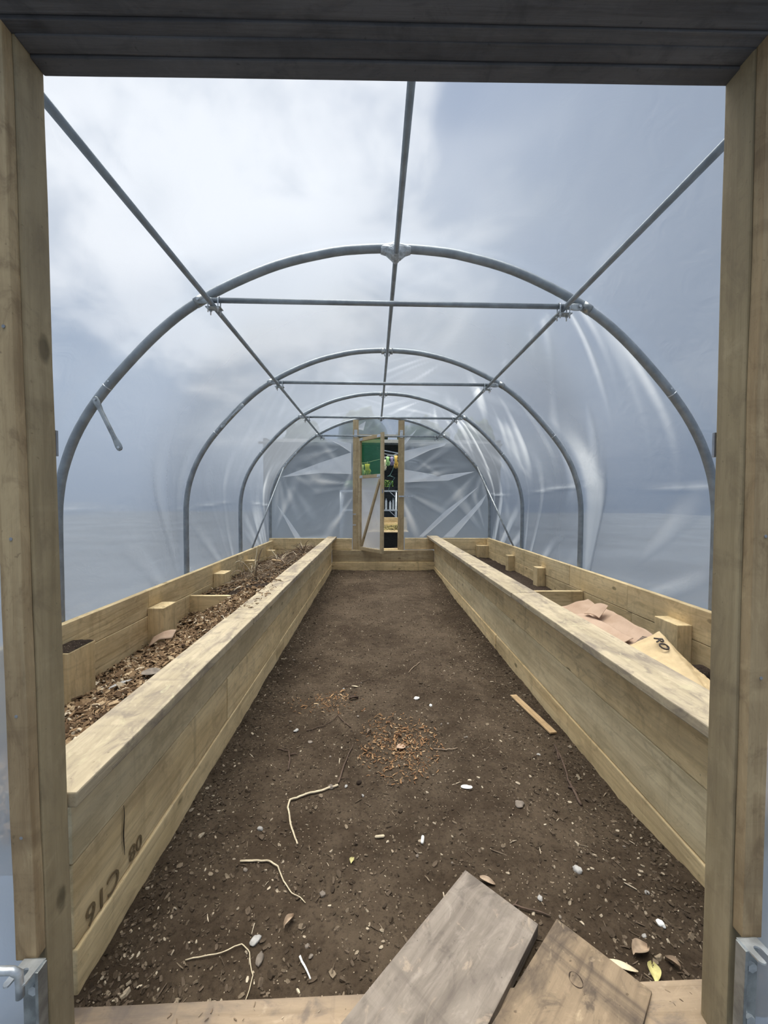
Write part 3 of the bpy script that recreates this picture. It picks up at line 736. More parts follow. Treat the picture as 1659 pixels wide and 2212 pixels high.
for i, y in enumerate(HOOPS):
    yb = y - .020; z = barz[i]
    lab = ['straight grey cross bar spanning the nearest hoop', 'straight grey cross bar spanning the second hoop from the doorway', 'straight grey cross bar spanning the third hoop from the doorway', 'straight grey cross bar over the far door, strapped to its posts'][i]
    e = empty('cross_bar', (.09, yb, z), lab, 'cross bar', 'cross bars of the hoops')
    x0, x1 = -.925, 1.115
    tubeobj('bar', [(x0, yb, z), (x1, yb, z)], .0145, M_galv, e, 14)
    for sd, xx in ((-1, x0), (1, x1)):
        bm = bmesh.new(); flat_eye(bm, xx, sd, yb, z); fe = mk('flattened_end', bm, M_zincd, e, True)
        bm = bmesh.new(); bolt(bm, (xx + sd * .08, yb - .003, z + .002), (0, -1, 0), .0085, .009); mk('bolt', bm, M_zinc, fe)
    # U-bolt clamps holding the purlins below the bar
    for sd, px in ((-1, -.915), (1, 1.10)):
        pz = z - .029
        c = empty('pipe_clamp', (px, yb, pz), '%s U-bolt clamp joining the %s purlin to the %s' % ('bright', 'left' if sd < 0 else 'right', ['nearest cross bar', 'second cross bar from the doorway', 'third cross bar from the doorway', 'cross bar over the far door'][i]), 'clamp', 'pipe clamps under the cross bars')
        for dx in (-.028, .028):
            pts = [(px + dx, yb - .0185, pz - .045)] + [(px + dx, yb - .0185 * math.cos(a * PI / 6), z + .0185 * math.sin(a * PI / 6)) for a in range(7)] + [(px + dx, yb + .0185, pz - .045)]
            ub = tubeobj('u_bolt', pts, .0035, M_zinc, c, 8)
            for yy in (-.0185, .0185): bm = bmesh.new(); tube(bm, [(px + dx, yb + yy, pz - .026), (px + dx, yb + yy, pz - .019)], .0075, 6); mk('nut', bm, M_zinc, ub)
        bm = bmesh.new(); rbox(bm, .085, .05, .004, .001, Matrix.Translation((px, yb, pz - .0165))); mk('saddle_plate', bm, M_zincd, c)

def strut(a, b, y, label, group=None):
    e = empty('short_strut', (a[0], y, a[1]), label, 'strut', 'short hinged struts on the hoops')
    a = Vector((a[0], y, a[1])); b = Vector((b[0], y, b[1])); d = (b - a).normalized(); u = Vector((0, 1, 0)); v = d.cross(u); L = (b - a).length
    bm = bmesh.new(); prev = None
    for t, hv, hu in ((-.018, .009, .003), (-.01, .017, .003), (.01, .020, .003), (.035, .018, .004), (.07, .0125, .011), (L - .07, .0125, .011), (L - .035, .018, .004), (L - .01, .020, .003), (L + .01, .017, .003), (L + .018, .009, .003)):
        ring = [bm.verts.new(a + d * t + v * hv * math.cos(k * PI / 6) + u * hu * math.sin(k * PI / 6)) for k in range(12)]
        if prev:
            for k in range(12): bm.faces.new((prev[k], prev[(k + 1) % 12], ring[(k + 1) % 12], ring[k]))
        else: bm.faces.new(ring)
        prev = ring
    bm.faces.new(prev); mk('strut_tube', bm, M_zincd, e, True)
    for p in (a, b):
        bm = bmesh.new(); bolt(bm, p + Vector((0, -.003, 0)), (0, -1, 0), .008, .008); mk('bolt', bm, M_zinc, e)
    return e
strut((-1.585, 1.795), (-1.457, 1.526), 2.245, 'short flattened strut hanging loose from the left of the nearest hoop')
strut((-1.274, 2.134), (-1.466, 1.936), 3.765, 'short flattened strut lying against the left of the second hoop')
strut((-1.372, 2.041), (-1.575, 1.796), 6.80, 'short strut on the upper left of the farthest hoop, holding a long brace')
strut((1.62, 2.050), (1.813, 1.838), 6.80, 'short strut on the upper right of the farthest hoop, holding a long brace')
tag(tubeobj('diagonal_brace', [(-1.585, 6.79, 1.79), (-1.79, 5.66, .50)], .013, M_galv), 'slanting grey brace tube down the left side to the bed edge', 'brace', 'diagonal braces at the far end')
tag(tubeobj('diagonal_brace', [(1.825, 6.79, 1.83), (2.03, 5.52, .57)], .013, M_zincd), 'slanting bright brace tube down the right side to the bed edge', 'brace', 'diagonal braces at the far end')

# ------------------------------------------------------------------ far doorway and its open door
fd = empty('trim_2', (.08, 6.83, .345), kind='structure')
boxw('door_post', -.375, -.278, 6.805, 6.855, .345, 2.64, W_door, fd, 'z', .003); boxw('door_post', .425, .532, 6.805, 6.855, .345, 2.64, W_door, fd, 'z', .003)
boxw('lintel', -.277, .424, 6.81, 6.85, 2.345, 2.385, W_door, fd, 'x', .003)
boxw('sill', -.277, .424, 6.80, 6.86, .350, .368, W_sleeper, fd, 'x', .002)
for px in (-.327, .478):
    bm = bmesh.new(); rbox(bm, .055, .004, .13, .001, Matrix.Translation((px, 6.801, 2.40)))
    o = mk('strap_plate', bm, M_zinc, fd)
    for dz in (-.05, -.035, .03, .045):
        for dx in (.010, -.012): bm = bmesh.new(); bolt(bm, (px + dx, 6.799, 2.40 + dz), (0, -1, 0), .004, .003); mk('nail', bm, M_nail, o)
bm = bmesh.new(); rbox(bm, .245, .012, .028, .002, Matrix.Translation((.56, 6.79, 1.30))); tag(mk('door_latch', bm, M_zinc, None), 'flat bright latch bar sticking out from the right post of the far doorway', 'latch')
for zz in (.79, .98): bm = bmesh.new(); rbox(bm, .055, .004, .02, .001, Matrix.Translation((-.345, 6.802, zz))); mk('metal_tab', bm, M_zinc, fd)
# leaf hinged on the left, swung in towards the viewer
HX, HY, FX, FY = -.268, 6.80, .150, 6.26; zb, zt = .352, 2.315
dl = empty('door_1', (HX, HY, zb), kind='structure')
D = Vector((FX - HX, FY - HY, 0)); DL = D.length; D.normalize(); DN = Vector((-D.y, D.x, 0))
def dp(s_, z): return (HX + D.x * s_, HY + D.y * s_, z)
def dplank(name, s0, z0, s1, z1, w, t=.038, m_=W_door, off=0):
    a = Vector(dp(s0, z0)) + DN * off; b = Vector(dp(s1, z1)) + DN * off; return plank(name, a, b, t if False else w, t, m_, dl, DN, .003)
dplank('stile', .03, zb, .03, zt, .062); dplank('stile', DL - .03, zb, DL - .03, zt + .02, .062)
dplank('top_rail', .062, zt - .03, DL - .062, zt - .03, .06); dplank('mid_rail', .062, 1.635, DL - .062, 1.635, .055); dplank('bottom_rail', .062, zb + .03, DL - .062, zb + .03, .06)
dplank('diagonal_brace', .085, zb + .075, DL - .085, 1.58, .042, .03)
for s_, zz in ((.09, zt - .03), (DL - .10, zt - .03), (.09, 1.635), (DL - .10, 1.635)):
    a = Vector(dp(s_ - .045, zz)) - DN * .0215; b = Vector(dp(s_ + .045, zz)) - DN * .0215
    plank('corner_plate', a, b, .045, .002, M_zinc, dl, DN, .0005)
def dsheet(name, z0, z1, mat, folds):
    bm = bmesh.new(); lay = bm.verts.layers.float.new('fold'); V = []
    for j in range(31):
        r_ = []
        for i in range(17):
            s_ = .03 + (DL - .06) * i / 16; z = z0 + (z1 - z0) * j / 30
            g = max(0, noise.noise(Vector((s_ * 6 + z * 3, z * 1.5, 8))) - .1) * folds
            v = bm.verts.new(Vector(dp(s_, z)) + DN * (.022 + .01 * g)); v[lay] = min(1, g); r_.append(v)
        V.append(r_)
    for a, b in zip(V, V[1:]):
        for i in range(16): bm.faces.new((a[i], a[i + 1], b[i + 1], b[i]))
    return mk(name, bm, mat, dl, True)
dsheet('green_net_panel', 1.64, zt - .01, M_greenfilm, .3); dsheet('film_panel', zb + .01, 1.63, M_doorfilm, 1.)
bm = bmesh.new(); rbox(bm, .02, .03, .07, .003, Matrix.Translation(Vector(dp(DL + .004, 1.38)) - DN * .02)); mk('handle', bm, M_nail, dl)

# ------------------------------------------------------------------ things on the soil path and in the beds
def pz(x, y, d=.0): return Vector((x, y, floor_z(x, y) + d))
def twig(name, pts, r0, r1, mat, label, side=None, cat='twig'):
    P = []
    for (xa, ya), (xb, yb) in zip(pts, pts[1:]):
        for k in range(5):
            t = k / 5; x = xa + (xb - xa) * t; y = ya + (yb - ya) * t; P.append((x + .004 * noise.noise(Vector((x * 20, y * 20, 0))), y + .004 * noise.noise(Vector((x * 20, y * 20, 9)))))
    P.append(pts[-1]); n = len(P)
    bm = bmesh.new(); tube(bm, [pz(x, y, .004 + .004 * math.sin(PI * i / n)) for i, (x, y) in enumerate(P)], [r0 + (r1 - r0) * i / (n - 1) for i in range(n)], 7)
    if side:
        for a, b in side: tube(bm, [pz(*a, .005), pz((a[0] + b[0]) / 2 + .004, (a[1] + b[1]) / 2, .010), pz(*b, .004)], [r1, r1 * .8, r1 * .5], 6)
    return tag(mk(name, bm, mat, None, True), label, cat)
twig('peeled_stick', [(-.268, 1.335), (-.300, 1.40), (-.338, 1.50), (-.335, 1.54), (-.28, 1.575), (-.20, 1.60), (-.150, 1.625)], .003, .005, M_palestem, 'pale peeled stick bent at a right angle on the left of the path', None, 'stick')
twig('dark_twig', [(-.149, 1.635), (-.14, 1.70), (-.125, 1.78), (-.10, 1.90)], .0045, .002, M_twig, 'dark twig continuing from the end of the pale peeled stick', [((-.145, 1.66), (-.10, 1.655))])
twig('dry_stalk', [(-.446, 1.275), (-.36, 1.276), (-.315, 1.25), (-.285, 1.20), (-.25, 1.165), (-.203, 1.135)], .0034, .0012, M_palestem, 'thin curved pale stem with a thicker left end, nearer than the bent stick', None, 'stalk')
twig('thin_root', [(-.497, 1.0), (-.44, 1.005), (-.36, 1.03), (-.33, 1.005), (-.305, .96), (-.31, .91)], .0016, .0012, M_palestem, 'thin hooked brown root just beyond the threshold', None, 'root')
twig('white_stalk', [(-.194, 1.002), (-.157, .948)], .003, .002, M_shell, 'short straight white stalk near the threshold left of the boards', None, 'stalk')
twig('dark_twig', [(.948, 1.94), (.922, 1.79), (.890, 1.69), (.872, 1.545)], .0038, .006, M_twig, 'long dark branching twig beside the right bed', [((.915, 1.83), (.95, 1.95)), ((.87, 1.65), (.895, 1.62))])
twig('forked_root', [(-.47, 1.87), (-.415, 1.86), (-.395, 1.80), (-.385, 1.72)], .002, .004, M_twig, 'small forked dark root near the left bed', [((-.40, 1.83), (-.37, 1.835))], 'root')
twig('brown_twig', [(.25, 2.70), (.30, 2.78), (.35, 2.86)], .002, .003, M_leaf, 'short brown twig lying crosswise beyond the shavings')
twig('brown_twig', [(.38, 1.10), (.43, 1.115), (.48, 1.105), (.53, 1.09)], .003, .002, M_twig, 'bent brown twig between the grey board and the right bed', [((.43, 1.115), (.45, 1.14))])
twig('brown_twig', [(-.36, 2.02), (-.26, 2.07), (-.2, 2.16), (-.12, 2.04)], .002, .0025, M_twig, 'kinked thin twig left of the shavings')
twig('brown_twig', [(.30, 1.86), (.36, 1.84), (.42, 1.86)], .0025, .0015, M_leaf, 'little curved twig just right of the shavings')
twig('brown_twig', [(-.2, 2.50), (-.12, 2.53), (-.02, 2.60)], .002, .002, M_twig, 'thin twig behind the small yellowish scatter of shavings')
# offcut lath by the right bed
a, b = pz(.917, 2.455, .006), pz(.985, 2.035, .006)
tag(plank('timber_lath', a + Vector((.0, 0, .003)), b + Vector((0, 0, .003)), .042, .009, W_sleeper and M_paleply, None, (0, 0, 1), .001), 'short pale timber offcut lying on the soil beside the right bed', 'offcut')

def stone(c, r, mat, label, cat='stone', name='stone', sq=(1, .8, .6), group=None):
    bm = bmesh.new(); bmesh.ops.create_icosphere(bm, subdivisions=3, radius=1)
    o_ = random.uniform(0, 99)
    for v in bm.verts:
        k = 1 + .28 * noise.noise(v.co * 1.6 + Vector((o_, 0, 0))) + .08 * noise.noise(v.co * 5 + Vector((o_, 0, 0)))
        v.co = Vector((v.co.x * sq[0], v.co.y * sq[1], v.co.z * sq[2])) * k * r
    M = Matrix.Translation(c + Vector((0, 0, r * sq[2] * .45))) @ Matrix.Rotation(random.uniform(0, 3), 4, 'Z')
    bmesh.ops.transform(bm, matrix=M, verts=bm.verts)
    return tag(mk(name, bm, mat, None, True), label, cat, group)
stone(pz(.685, 1.229), .015, M_stone, 'round pale grey stone lying alone right of centre beyond the two boards')
stone(pz(.84, 1.06), .012, M_shell, 'small white pebble against the foot of the right door post', 'stone')
stone(pz(.60, 1.515), .021, M_stoned, 'flat brownish stone half sunk in the soil, right of centre', sq=(1, .8, .35))
stone(pz(-.18, 1.615), .013, M_stoned, 'dark angular stone to the right of the dark twig tip')
stone(pz(-.06, 1.64), .012, M_bedsoil, 'dark soil-coloured clod beyond the grey board near the path centre', 'clod', 'soil_clod')
stone(pz(.52, 1.14), .009, M_stone, 'small grey pebble just beyond the tip of the brown stained board')
stone(pz(-.325, 1.04), .016, M_stone, 'chipped pale stone inside the hook of the thin root', sq=(1, .7, .5))
stone(pz(-.30, .995), .015, M_stoned, 'brown wedge-shaped stone in front of the chipped pale one', sq=(1, .6, .5))
stone(pz(-.42, 1.41), .012, M_stone, 'pale oval stone near the foot of the left bed', sq=(.7, 1, .4))
stone(pz(.27, 2.35), .016, M_shell, 'yellowish broken pebble at the far right of the shavings', sq=(.9, 1.1, .6))
stone(pz(.345, 2.26), .011, M_shell, 'small white pebble to the right of the yellowish one')
stone(pz(-.41, 2.02), .013, M_stone, 'light grey flat stone left of the shavings', sq=(1.2, .7, .4))
stone(pz(-.32, 1.93), .012, M_stoned, 'dull brown stone in front of the light grey flat one', sq=(1, .8, .4))
for i in range(34):
    x = random.uniform(-.62, .98); y = .95 + 2.6 * random.random() ** 1.3
    stone(pz(x, y), random.uniform(.005, .010), random.choice((M_stone, M_stoned, M_stoned)), 'small pebble among others scattered on the soil path', 'pebble', 'pebble', (1, random.uniform(.6, .9), random.uniform(.4, .7)), 'small pebbles on the soil path')
# white shell, capsule-like pale piece, leaves
bm = bmesh.new(); bmesh.ops.create_uvsphere(bm, u_segments=20, v_segments=10, radius=1)
for v in bm.verts:
    v.co.z = v.co.z * .25 if v.co.z > 0 else v.co.z * .1; a = math.atan2(v.co.y, v.co.x); k = 1 + .18 * math.cos(a * 2 + .5) - (.2 if abs(a - .8) < .35 else 0); v.co.x *= k * .022; v.co.y *= .014 * k; v.co.z *= .02
bmesh.ops.transform(bm, matrix=Matrix.Translation(pz(.403, 1.603, .003)), verts=bm.verts)
tag(mk('broken_shell', bm, M_shell, None, True), 'broken white shell lying on the soil right of the path centre', 'shell')
bm = bmesh.new(); tube(bm, [pz(.176, 1.325, .006), pz(.177, 1.33, .006), pz(.183, 1.355, .006), pz(.185, 1.36, .006)], [.003, .006, .006, .003], 10)
tag(mk('pale_stub', bm, M_shell, None, True), 'short white cylindrical stub standing out on the soil before the grey board', 'stub')
bm = bmesh.new(); tube(bm, [pz(.008, 1.36, .005), pz(.012, 1.36, .005), pz(.04, 1.362, .005), pz(.044, 1.362, .005)], [.002, .005, .005, .002], 8)
tag(mk('tan_stub', bm, M_palestem, None, True), 'short tan stick piece to the left of the white stub', 'stub')
def leaf(x, y, L, w, rot, mat, label, lift=.02, name='dry_leaf', z=None):
    bm = bmesh.new(); V = []
    for i in range(9):
        t = i / 8; ww = w * math.sin(PI * min(.98, t * .9 + .07)) ** .8; r_ = []
        for j in range(5):
            u = (j - 2) / 2; r_.append((L * (t - .5), ww * u * .5, lift * (abs(u) ** 1.5 * .6 + .3 * math.sin(t * 4)) ))
        V.append(r_)
    M = Matrix.Translation(pz(x, y, .005) if z is None else Vector((x, y, z))) @ Matrix.Rotation(rot, 4, 'Z')
    T = []
    for dz in (0, .0008): T.append([[bm.verts.new(M @ Vector((a, b, c + dz))) for a, b, c in r_] for r_ in V])
    for q, S in enumerate(T):
        for a, b in zip(S, S[1:]):
            for j in range(4): bm.faces.new((a[j], a[j + 1], b[j + 1], b[j]))
    bm.normal_update()
    return tag(mk(name, bm, mat, None, True), label, 'leaf')
leaf(.735, .995, .055, .035, .3, M_leaf, 'curled brown dry leaf near the foot of the right door post')
leaf(.735, .945, .05, .03, 1.1, M_yleaf, 'yellow-green curled leaf just in front of the brown one', .02, 'yellow_leaf')
leaf(.80, .965, .035, .015, 2.2, M_leaf, 'narrow tan leaf leaning by the right door post')
leaf(-.02, 1.90 + .1, .03, .02, .9, M_leaf, 'small reddish leaf lying beyond the dark stick tip')
leaf(.14, 1.87, .045, .04, .2, M_card, 'round tan disc-like leaf on the pile of shavings', .008)
leaf(-.24, 1.08, .04, .018, 1.0, M_leaf, 'folded brown leaf near the white stalk')
leaf(-.07, 1.27, .022, .016, 1.4, M_yleaf, 'small pale olive leaf lying left of the grey board tip', .008)
leaf(-.12, 2.50, .05, .012, -.3, M_palestem, 'pale sliver of bark beyond the small scatter', .004, 'bark_sliver')
leaf(-.12, 2.34, .06, .025, .4, M_twig, 'dark curled bark piece beside the small yellowish scatter', .02, 'bark_piece')
leaf(.37, 1.17 + .02, .05, .02, -.5, M_leaf, 'narrow dry leaf between the two stones by the board tip', .01)
leaf(.66, .96, .075, .018, -.35, M_palestem, 'long splintered wood sliver beyond the brown board', .006, 'wood_splinter')

# the two loose boards at the entrance
def board(name, pts, t, mat, label, ext=1.05):
    """pts: far-left, far-right corners of the top face and a point back along its left edge"""
    A, B, C = [Vector(p) for p in pts]; d = (C - A).normalized(); w = (B - A); w = w - d * w.dot(d); W = w.length; n = d.cross(w.normalized())
    if n.z < 0: n = -n
    c0 = A + w / 2 - n * t / 2; c1 = c0 + d * ext
    o = plank(name, c0, c1, W, t, mat, None, n, .0025, .0012, 16); return tag(o, label, 'board')
KN = (-.40, -.02)
board('grey_board', ((.298, 1.192, .047), (.456, 1.020, .047), (-.054, .822, .087)), .036, W_grey, 'wider grey weathered board lying across the threshold, longer reach up the path')
board('brown_board', ((.5255, 1.045, .045), (.680, .879, .045), (.281, .815, .090)), .034, W_brown, 'brown stained board with a dark ring knot, right of the grey board')
bb = [o for o in bpy.data.objects if o.name == 'brown_board'][0]
bm = bmesh.new(); N_ = 28; a_, b_ = [], []
for k in range(N_):
    an = 2 * PI * k / N_; rr = .019 * (1 + .14 * math.sin(an * 2 + 1)); ww = .0022 * (1 + .6 * math.sin(an * 3))
    for R_, l_ in ((rr, a_), (rr - ww, b_)):
        q = Vector((KN[0] + math.cos(an) * R_ * .8, KN[1] + math.sin(an) * R_, 1)); l_.append(bm.verts.new(WM['brown_board'] @ Vector((q.x, q.y, .0174))))
for k in range(N_): bm.faces.new((a_[k], a_[(k + 1) % N_], b_[(k + 1) % N_], b_[k]))
mk('ring_knot', bm, M_crack, bb)

# left bed extras
cp = grid_mesh('cardboard_scrap', -1.70, -1.52, 3.0 - .09, 3.0 - .02, .02, lambda x, y: lz(x, y) + .03 + .025 * (1 - abs((x + 1.61) / .09)) + (y - 2.92) * .6, M_card)
sol = cp.modifiers.new('thick', 'SOLIDIFY'); sol.thickness = .004
tag(cp, 'folded cardboard scrap at the foot of the second stake in the left bed', 'cardboard')
e = empty('soil_heap', (-1.69, 2.17, .405))
tag(e, 'dark soil caked on top of the front stake in the left bed', 'soil', None, 'stuff')
bm = bmesh.new(); V = []
for j in range(13):
    V.append([bm.verts.new((-1.75 + .118 * i / 12, 2.075 + .19 * j / 12, .404 + (.016 + .012 * noise.noise(Vector((i * .7, j * .7, 3)))) * math.sin(PI * (i + .3) / 12.6) ** .4 * math.sin(PI * (j + .3) / 12.6) ** .4)) for i in range(13)])
for a, b in zip(V, V[1:]):
    for i in range(12): bm.faces.new((a[i], a[i + 1], b[i + 1], b[i]))
mk('crumbly_top', bm, M_bedsoil, e, False)
# dead plants in the far half of the left bed
def dead_plant(x, y, h, n, label, spread=.25, seed=0):
    rnd = random.Random(seed); e = empty('dead_plant', (x, y, lz(x, y)), label, 'plant', 'dried plants in the far left bed')
    for q in range(n):
        an = rnd.uniform(0, 2 * PI); sp = rnd.uniform(.2, 1) * spread; hh = h * rnd.uniform(.4, 1.); P = []
        bend = rnd.uniform(.2, 1.1)
        for k in range(9):
            t = k / 8; P.append((min(-.84, max(-1.765, x + math.cos(an) * sp * t + .012 * noise.noise(Vector((t * 4, q, seed))))), y + math.sin(an) * sp * t * 1.2, lz(x, y) - .01 + hh * (t - bend * .75 * t ** 3) * 1.3))
        bm = bmesh.new(); tube(bm, P, [.006 * (1 - .6 * k / 8) for k in range(9)], 6)
        if rnd.random() < .6:
            p = Vector(P[6]); tube(bm, [p, p + Vector((rnd.uniform(-.04, .04), rnd.uniform(-.04, .04), .03)), p + Vector((rnd.uniform(-.08, .08), rnd.uniform(-.06, .06), .02))], [.003, .002, .001], 5)
        mk('stem', bm, rnd.choice((M_palestem, M_twig, M_leaf)), e, True)
    return e
dead_plant(-1.28, 4.15, .46, 8, 'tallest pale dried plant with hooked stems, just behind the divider in the left bed', .22, 3)
dead_plant(-1.45, 4.45, .26, 7, 'low tangle of dried stems beside the third stake of the left bed', .25, 5)
dead_plant(-1.08, 4.75, .20, 7, 'low dried plant near the capping board, middle of the far left bed', .28, 8)
dead_plant(-1.30, 5.30, .26, 8, 'bushy dried plant between the fourth and fifth stakes of the left bed', .3, 11)
dead_plant(-1.10, 6.0, .26, 9, 'farthest dried plant at the end of the left bed', .3, 14)
def pl_tangle():
    y = random.uniform(3.85, 6.4); x = random.uniform(-1.62, -.86); return Vector((x, y, lz(x, y) + random.uniform(0, .05)))
tag(chips('stem_tangle', 620, pl_tangle, (.20, .035), M_straw, .35, .18, None, .025), 'tangle of loose dried stems over the far left bed', 'dried stems', None, 'stuff')
bm = bmesh.new(); rbox(bm, .13, .05, .02, .002, Matrix.Translation((-1.20, 4.78, .475)) @ Matrix.Rotation(.25, 4, 'Z') @ Matrix.Rotation(.15, 4, 'Y')); tag(mk('wood_offcut', bm, M_paleply), 'small pale block of wood lying among the dried stems', 'offcut')
leaf(-1.35, 1.66, .05, .03, .5, M_shell, 'white oval chip on the mulch near the front of the left bed', .006, 'white_chip', lz(-1.35, 1.66) + .022)
leaf(-1.34, 2.05, .12, .03, 1.1, M_stone, 'long grey bark strip lying on the mulch in the left bed', .012, 'bark_strip', lz(-1.34, 2.05) + .02)
leaf(-1.18, 2.05, .10, .09, .3, M_stoned, 'wide dark grey bark flake on the mulch beside the capping board', .012, 'bark_flake', lz(-1.18, 2.05) + .02)

# cardboard and paper sack in the right bed
def sheet(name, P00, P10, P01, P11, nx, ny, f, mat, label, cat, th=.004):
    bm = bmesh.new(); V = []
    for j in range(ny + 1):
        r_ = []
        for i in range(nx + 1):
            u, v = i / nx, j / ny; p = (Vector(P00) * (1 - u) + Vector(P10) * u) * (1 - v) + (Vector(P01) * (1 - u) + Vector(P11) * u) * v
            r_.append(bm.verts.new(p + Vector((0, 0, f(u, v)))))
        V.append(r_)
    for a, b in zip(V, V[1:]):
        for i in range(nx): bm.faces.new((a[i], a[i + 1], b[i + 1], b[i]))
    o = mk(name, bm, mat, None, 'scrap' not in name); so = o.modifiers.new('thick', 'SOLIDIFY'); so.thickness = th; so.offset = 0
    return tag(o, label, cat)
nzv = lambda u, v, s_, k: noise.noise(Vector((u * k, v * k, s_)))
sheet('cardboard_sheet', (1.14, 2.03, .27), (1.72, 2.24, .415), (1.25, 3.25, .29), (1.78, 3.12, .42), 46, 66, lambda u, v: .022 * nzv(u, v, 1, 3) + .010 * nzv(u, v, 5, 9) - .03 * math.sin(PI * u), M_card, 'large pinkish-brown cardboard sheet leaning up towards the back board of the right bed', 'cardboard')
sheet('cardboard_sheet', (1.14, 1.0, .27), (1.74, 1.0, .31), (1.14, 2.0, .275), (1.76, 2.10, .30), 40, 50, lambda u, v: .016 * nzv(u, v, 11, 3) + .006 * nzv(u, v, 15, 9), M_card, 'flat cardboard sheet in the right bed nearest the doorway', 'cardboard')
sheet('cardboard_flap', (1.16, 2.12, .30), (1.60, 2.30, .392), (1.28, 3.0, .32), (1.60, 2.82, .388), 34, 34, lambda u, v: .010 * nzv(u, v, 21, 3) + .004 * nzv(u, v, 25, 12), M_card, 'torn upper layer of cardboard resting on the large sheet', 'cardboard')
sheet('cardboard_scrap', (1.60, 2.66, .405), (1.70, 2.72, .475), (1.56, 2.78, .40), (1.66, 2.83, .455), 12, 12, lambda u, v: .014 * math.sin(PI * v), M_card, 'small curled torn scrap standing up on the cardboard near the divider', 'cardboard')
sheet('cardboard_scrap', (1.15, 2.95, .31), (1.33, 3.0, .31), (1.15, 3.45, .33), (1.27, 3.45, .33), 12, 12, lambda u, v: .01 * nzv(u, v, 2, 4), M_card, 'thin cardboard strip between the capping board and the divider', 'cardboard')
SA, SB, SC, SD, SE, SF = [Vector(p) for p in ((1.672, 2.186, .475), (1.30, 2.22, .31), (1.60, 1.76, .315), (1.15, 1.70, .295), (1.80, 2.16, .325), (1.755, 1.92, .30))]
bm = bmesh.new(); V = []
for j in range(41):
    v = j / 40; r_ = []
    for i in range(53):
        u = i / 52
        if u < .65: w = u / .65; p = (SD.lerp(SC, w)).lerp(SB.lerp(SA, w), v)
        else: w = (u - .65) / .35; p = (SC.lerp(SF, w)).lerp(SA.lerp(SE, w), v)
        r_.append(bm.verts.new(p + Vector((0, 0, .010 * nzv(u, v, 9, 6) - .012 * abs(nzv(u, v, 3, 11)) - (.02 * math.sin(PI * u / .65) * v if u < .65 else 0)))))
    V.append(r_)
for a, b in zip(V, V[1:]):
    for i in range(52): bm.faces.new((a[i], a[i + 1], b[i + 1], b[i]))
sack = mk('paper_sack', bm, M_sack, None, True); so = sack.modifiers.new('thick', 'SOLIDIFY'); so.thickness = .003; so.offset = -1
tag(sack, 'crumpled yellow-tan paper sack with black lettering beside the stake in the right bed', 'paper sack')
tx = (SC - SA).normalized(); tn = tx.cross(SD - SA).normalized(); tn = tn if tn.z > 0 else -tn; ty = tn.cross(tx); tc_ = SA.lerp(SC, .26) - ty * .045 + tn * .004
if ty.dot(Vector((1, 0, 0))) > 0: pass
text('lettering', 'RO', .07, Matrix(((tx[0], ty[0], tn[0], tc_[0]), (tx[1], ty[1], tn[1], tc_[1]), (tx[2], ty[2], tn[2], tc_[2]), (0, 0, 0, 1))), M_cardink, sack, .003)
for k in range(11):
    t = k / 10; bars = bmesh.new()
    rbox(bars, .0045 if k % 3 else .007, .05, .0012, 0, Matrix.Translation((1.66 - .10 * t, 2.265 - .075 * t, .409 - .012 * t)) @ Matrix.Rotation(.75, 4, 'Z') @ Matrix.Rotation(-.12, 4, 'Y'))
    mk('printed_stripe', bars, M_cardink, sack)
stone(Vector((1.90, 2.16, .22)), .06, M_bedsoil, 'dark lump of compost beside the front stake in the right bed', 'clod', 'soil_clod', (1, 1, .7))

# ------------------------------------------------------------------ beyond the far door
# allotment shed with a dark interior wall, roof and posts
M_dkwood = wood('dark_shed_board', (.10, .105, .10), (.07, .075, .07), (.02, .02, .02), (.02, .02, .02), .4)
M_net = simple('dark_green_net', (.025, .06, .045), .8, 0, .3, 4)
sh = empty('open_shed', (.6, 13, -.03), 'dark open-fronted shed standing behind the far door', 'shed')
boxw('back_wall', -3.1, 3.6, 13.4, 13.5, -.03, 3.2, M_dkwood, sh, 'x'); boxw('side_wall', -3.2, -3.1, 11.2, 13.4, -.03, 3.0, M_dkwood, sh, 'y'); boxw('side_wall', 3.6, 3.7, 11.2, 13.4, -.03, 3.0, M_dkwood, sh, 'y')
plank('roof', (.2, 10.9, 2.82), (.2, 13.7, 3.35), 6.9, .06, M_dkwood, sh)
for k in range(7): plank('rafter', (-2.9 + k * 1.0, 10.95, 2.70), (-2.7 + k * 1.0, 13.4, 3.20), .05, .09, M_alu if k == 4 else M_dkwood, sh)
for k in range(3): plank('roof_slat', (.2, 11.0 + .16 * k, 2.66 - .07 * k), (1.3, 11.35 + .16 * k, 2.50 - .07 * k), .05, .03, M_white, sh)
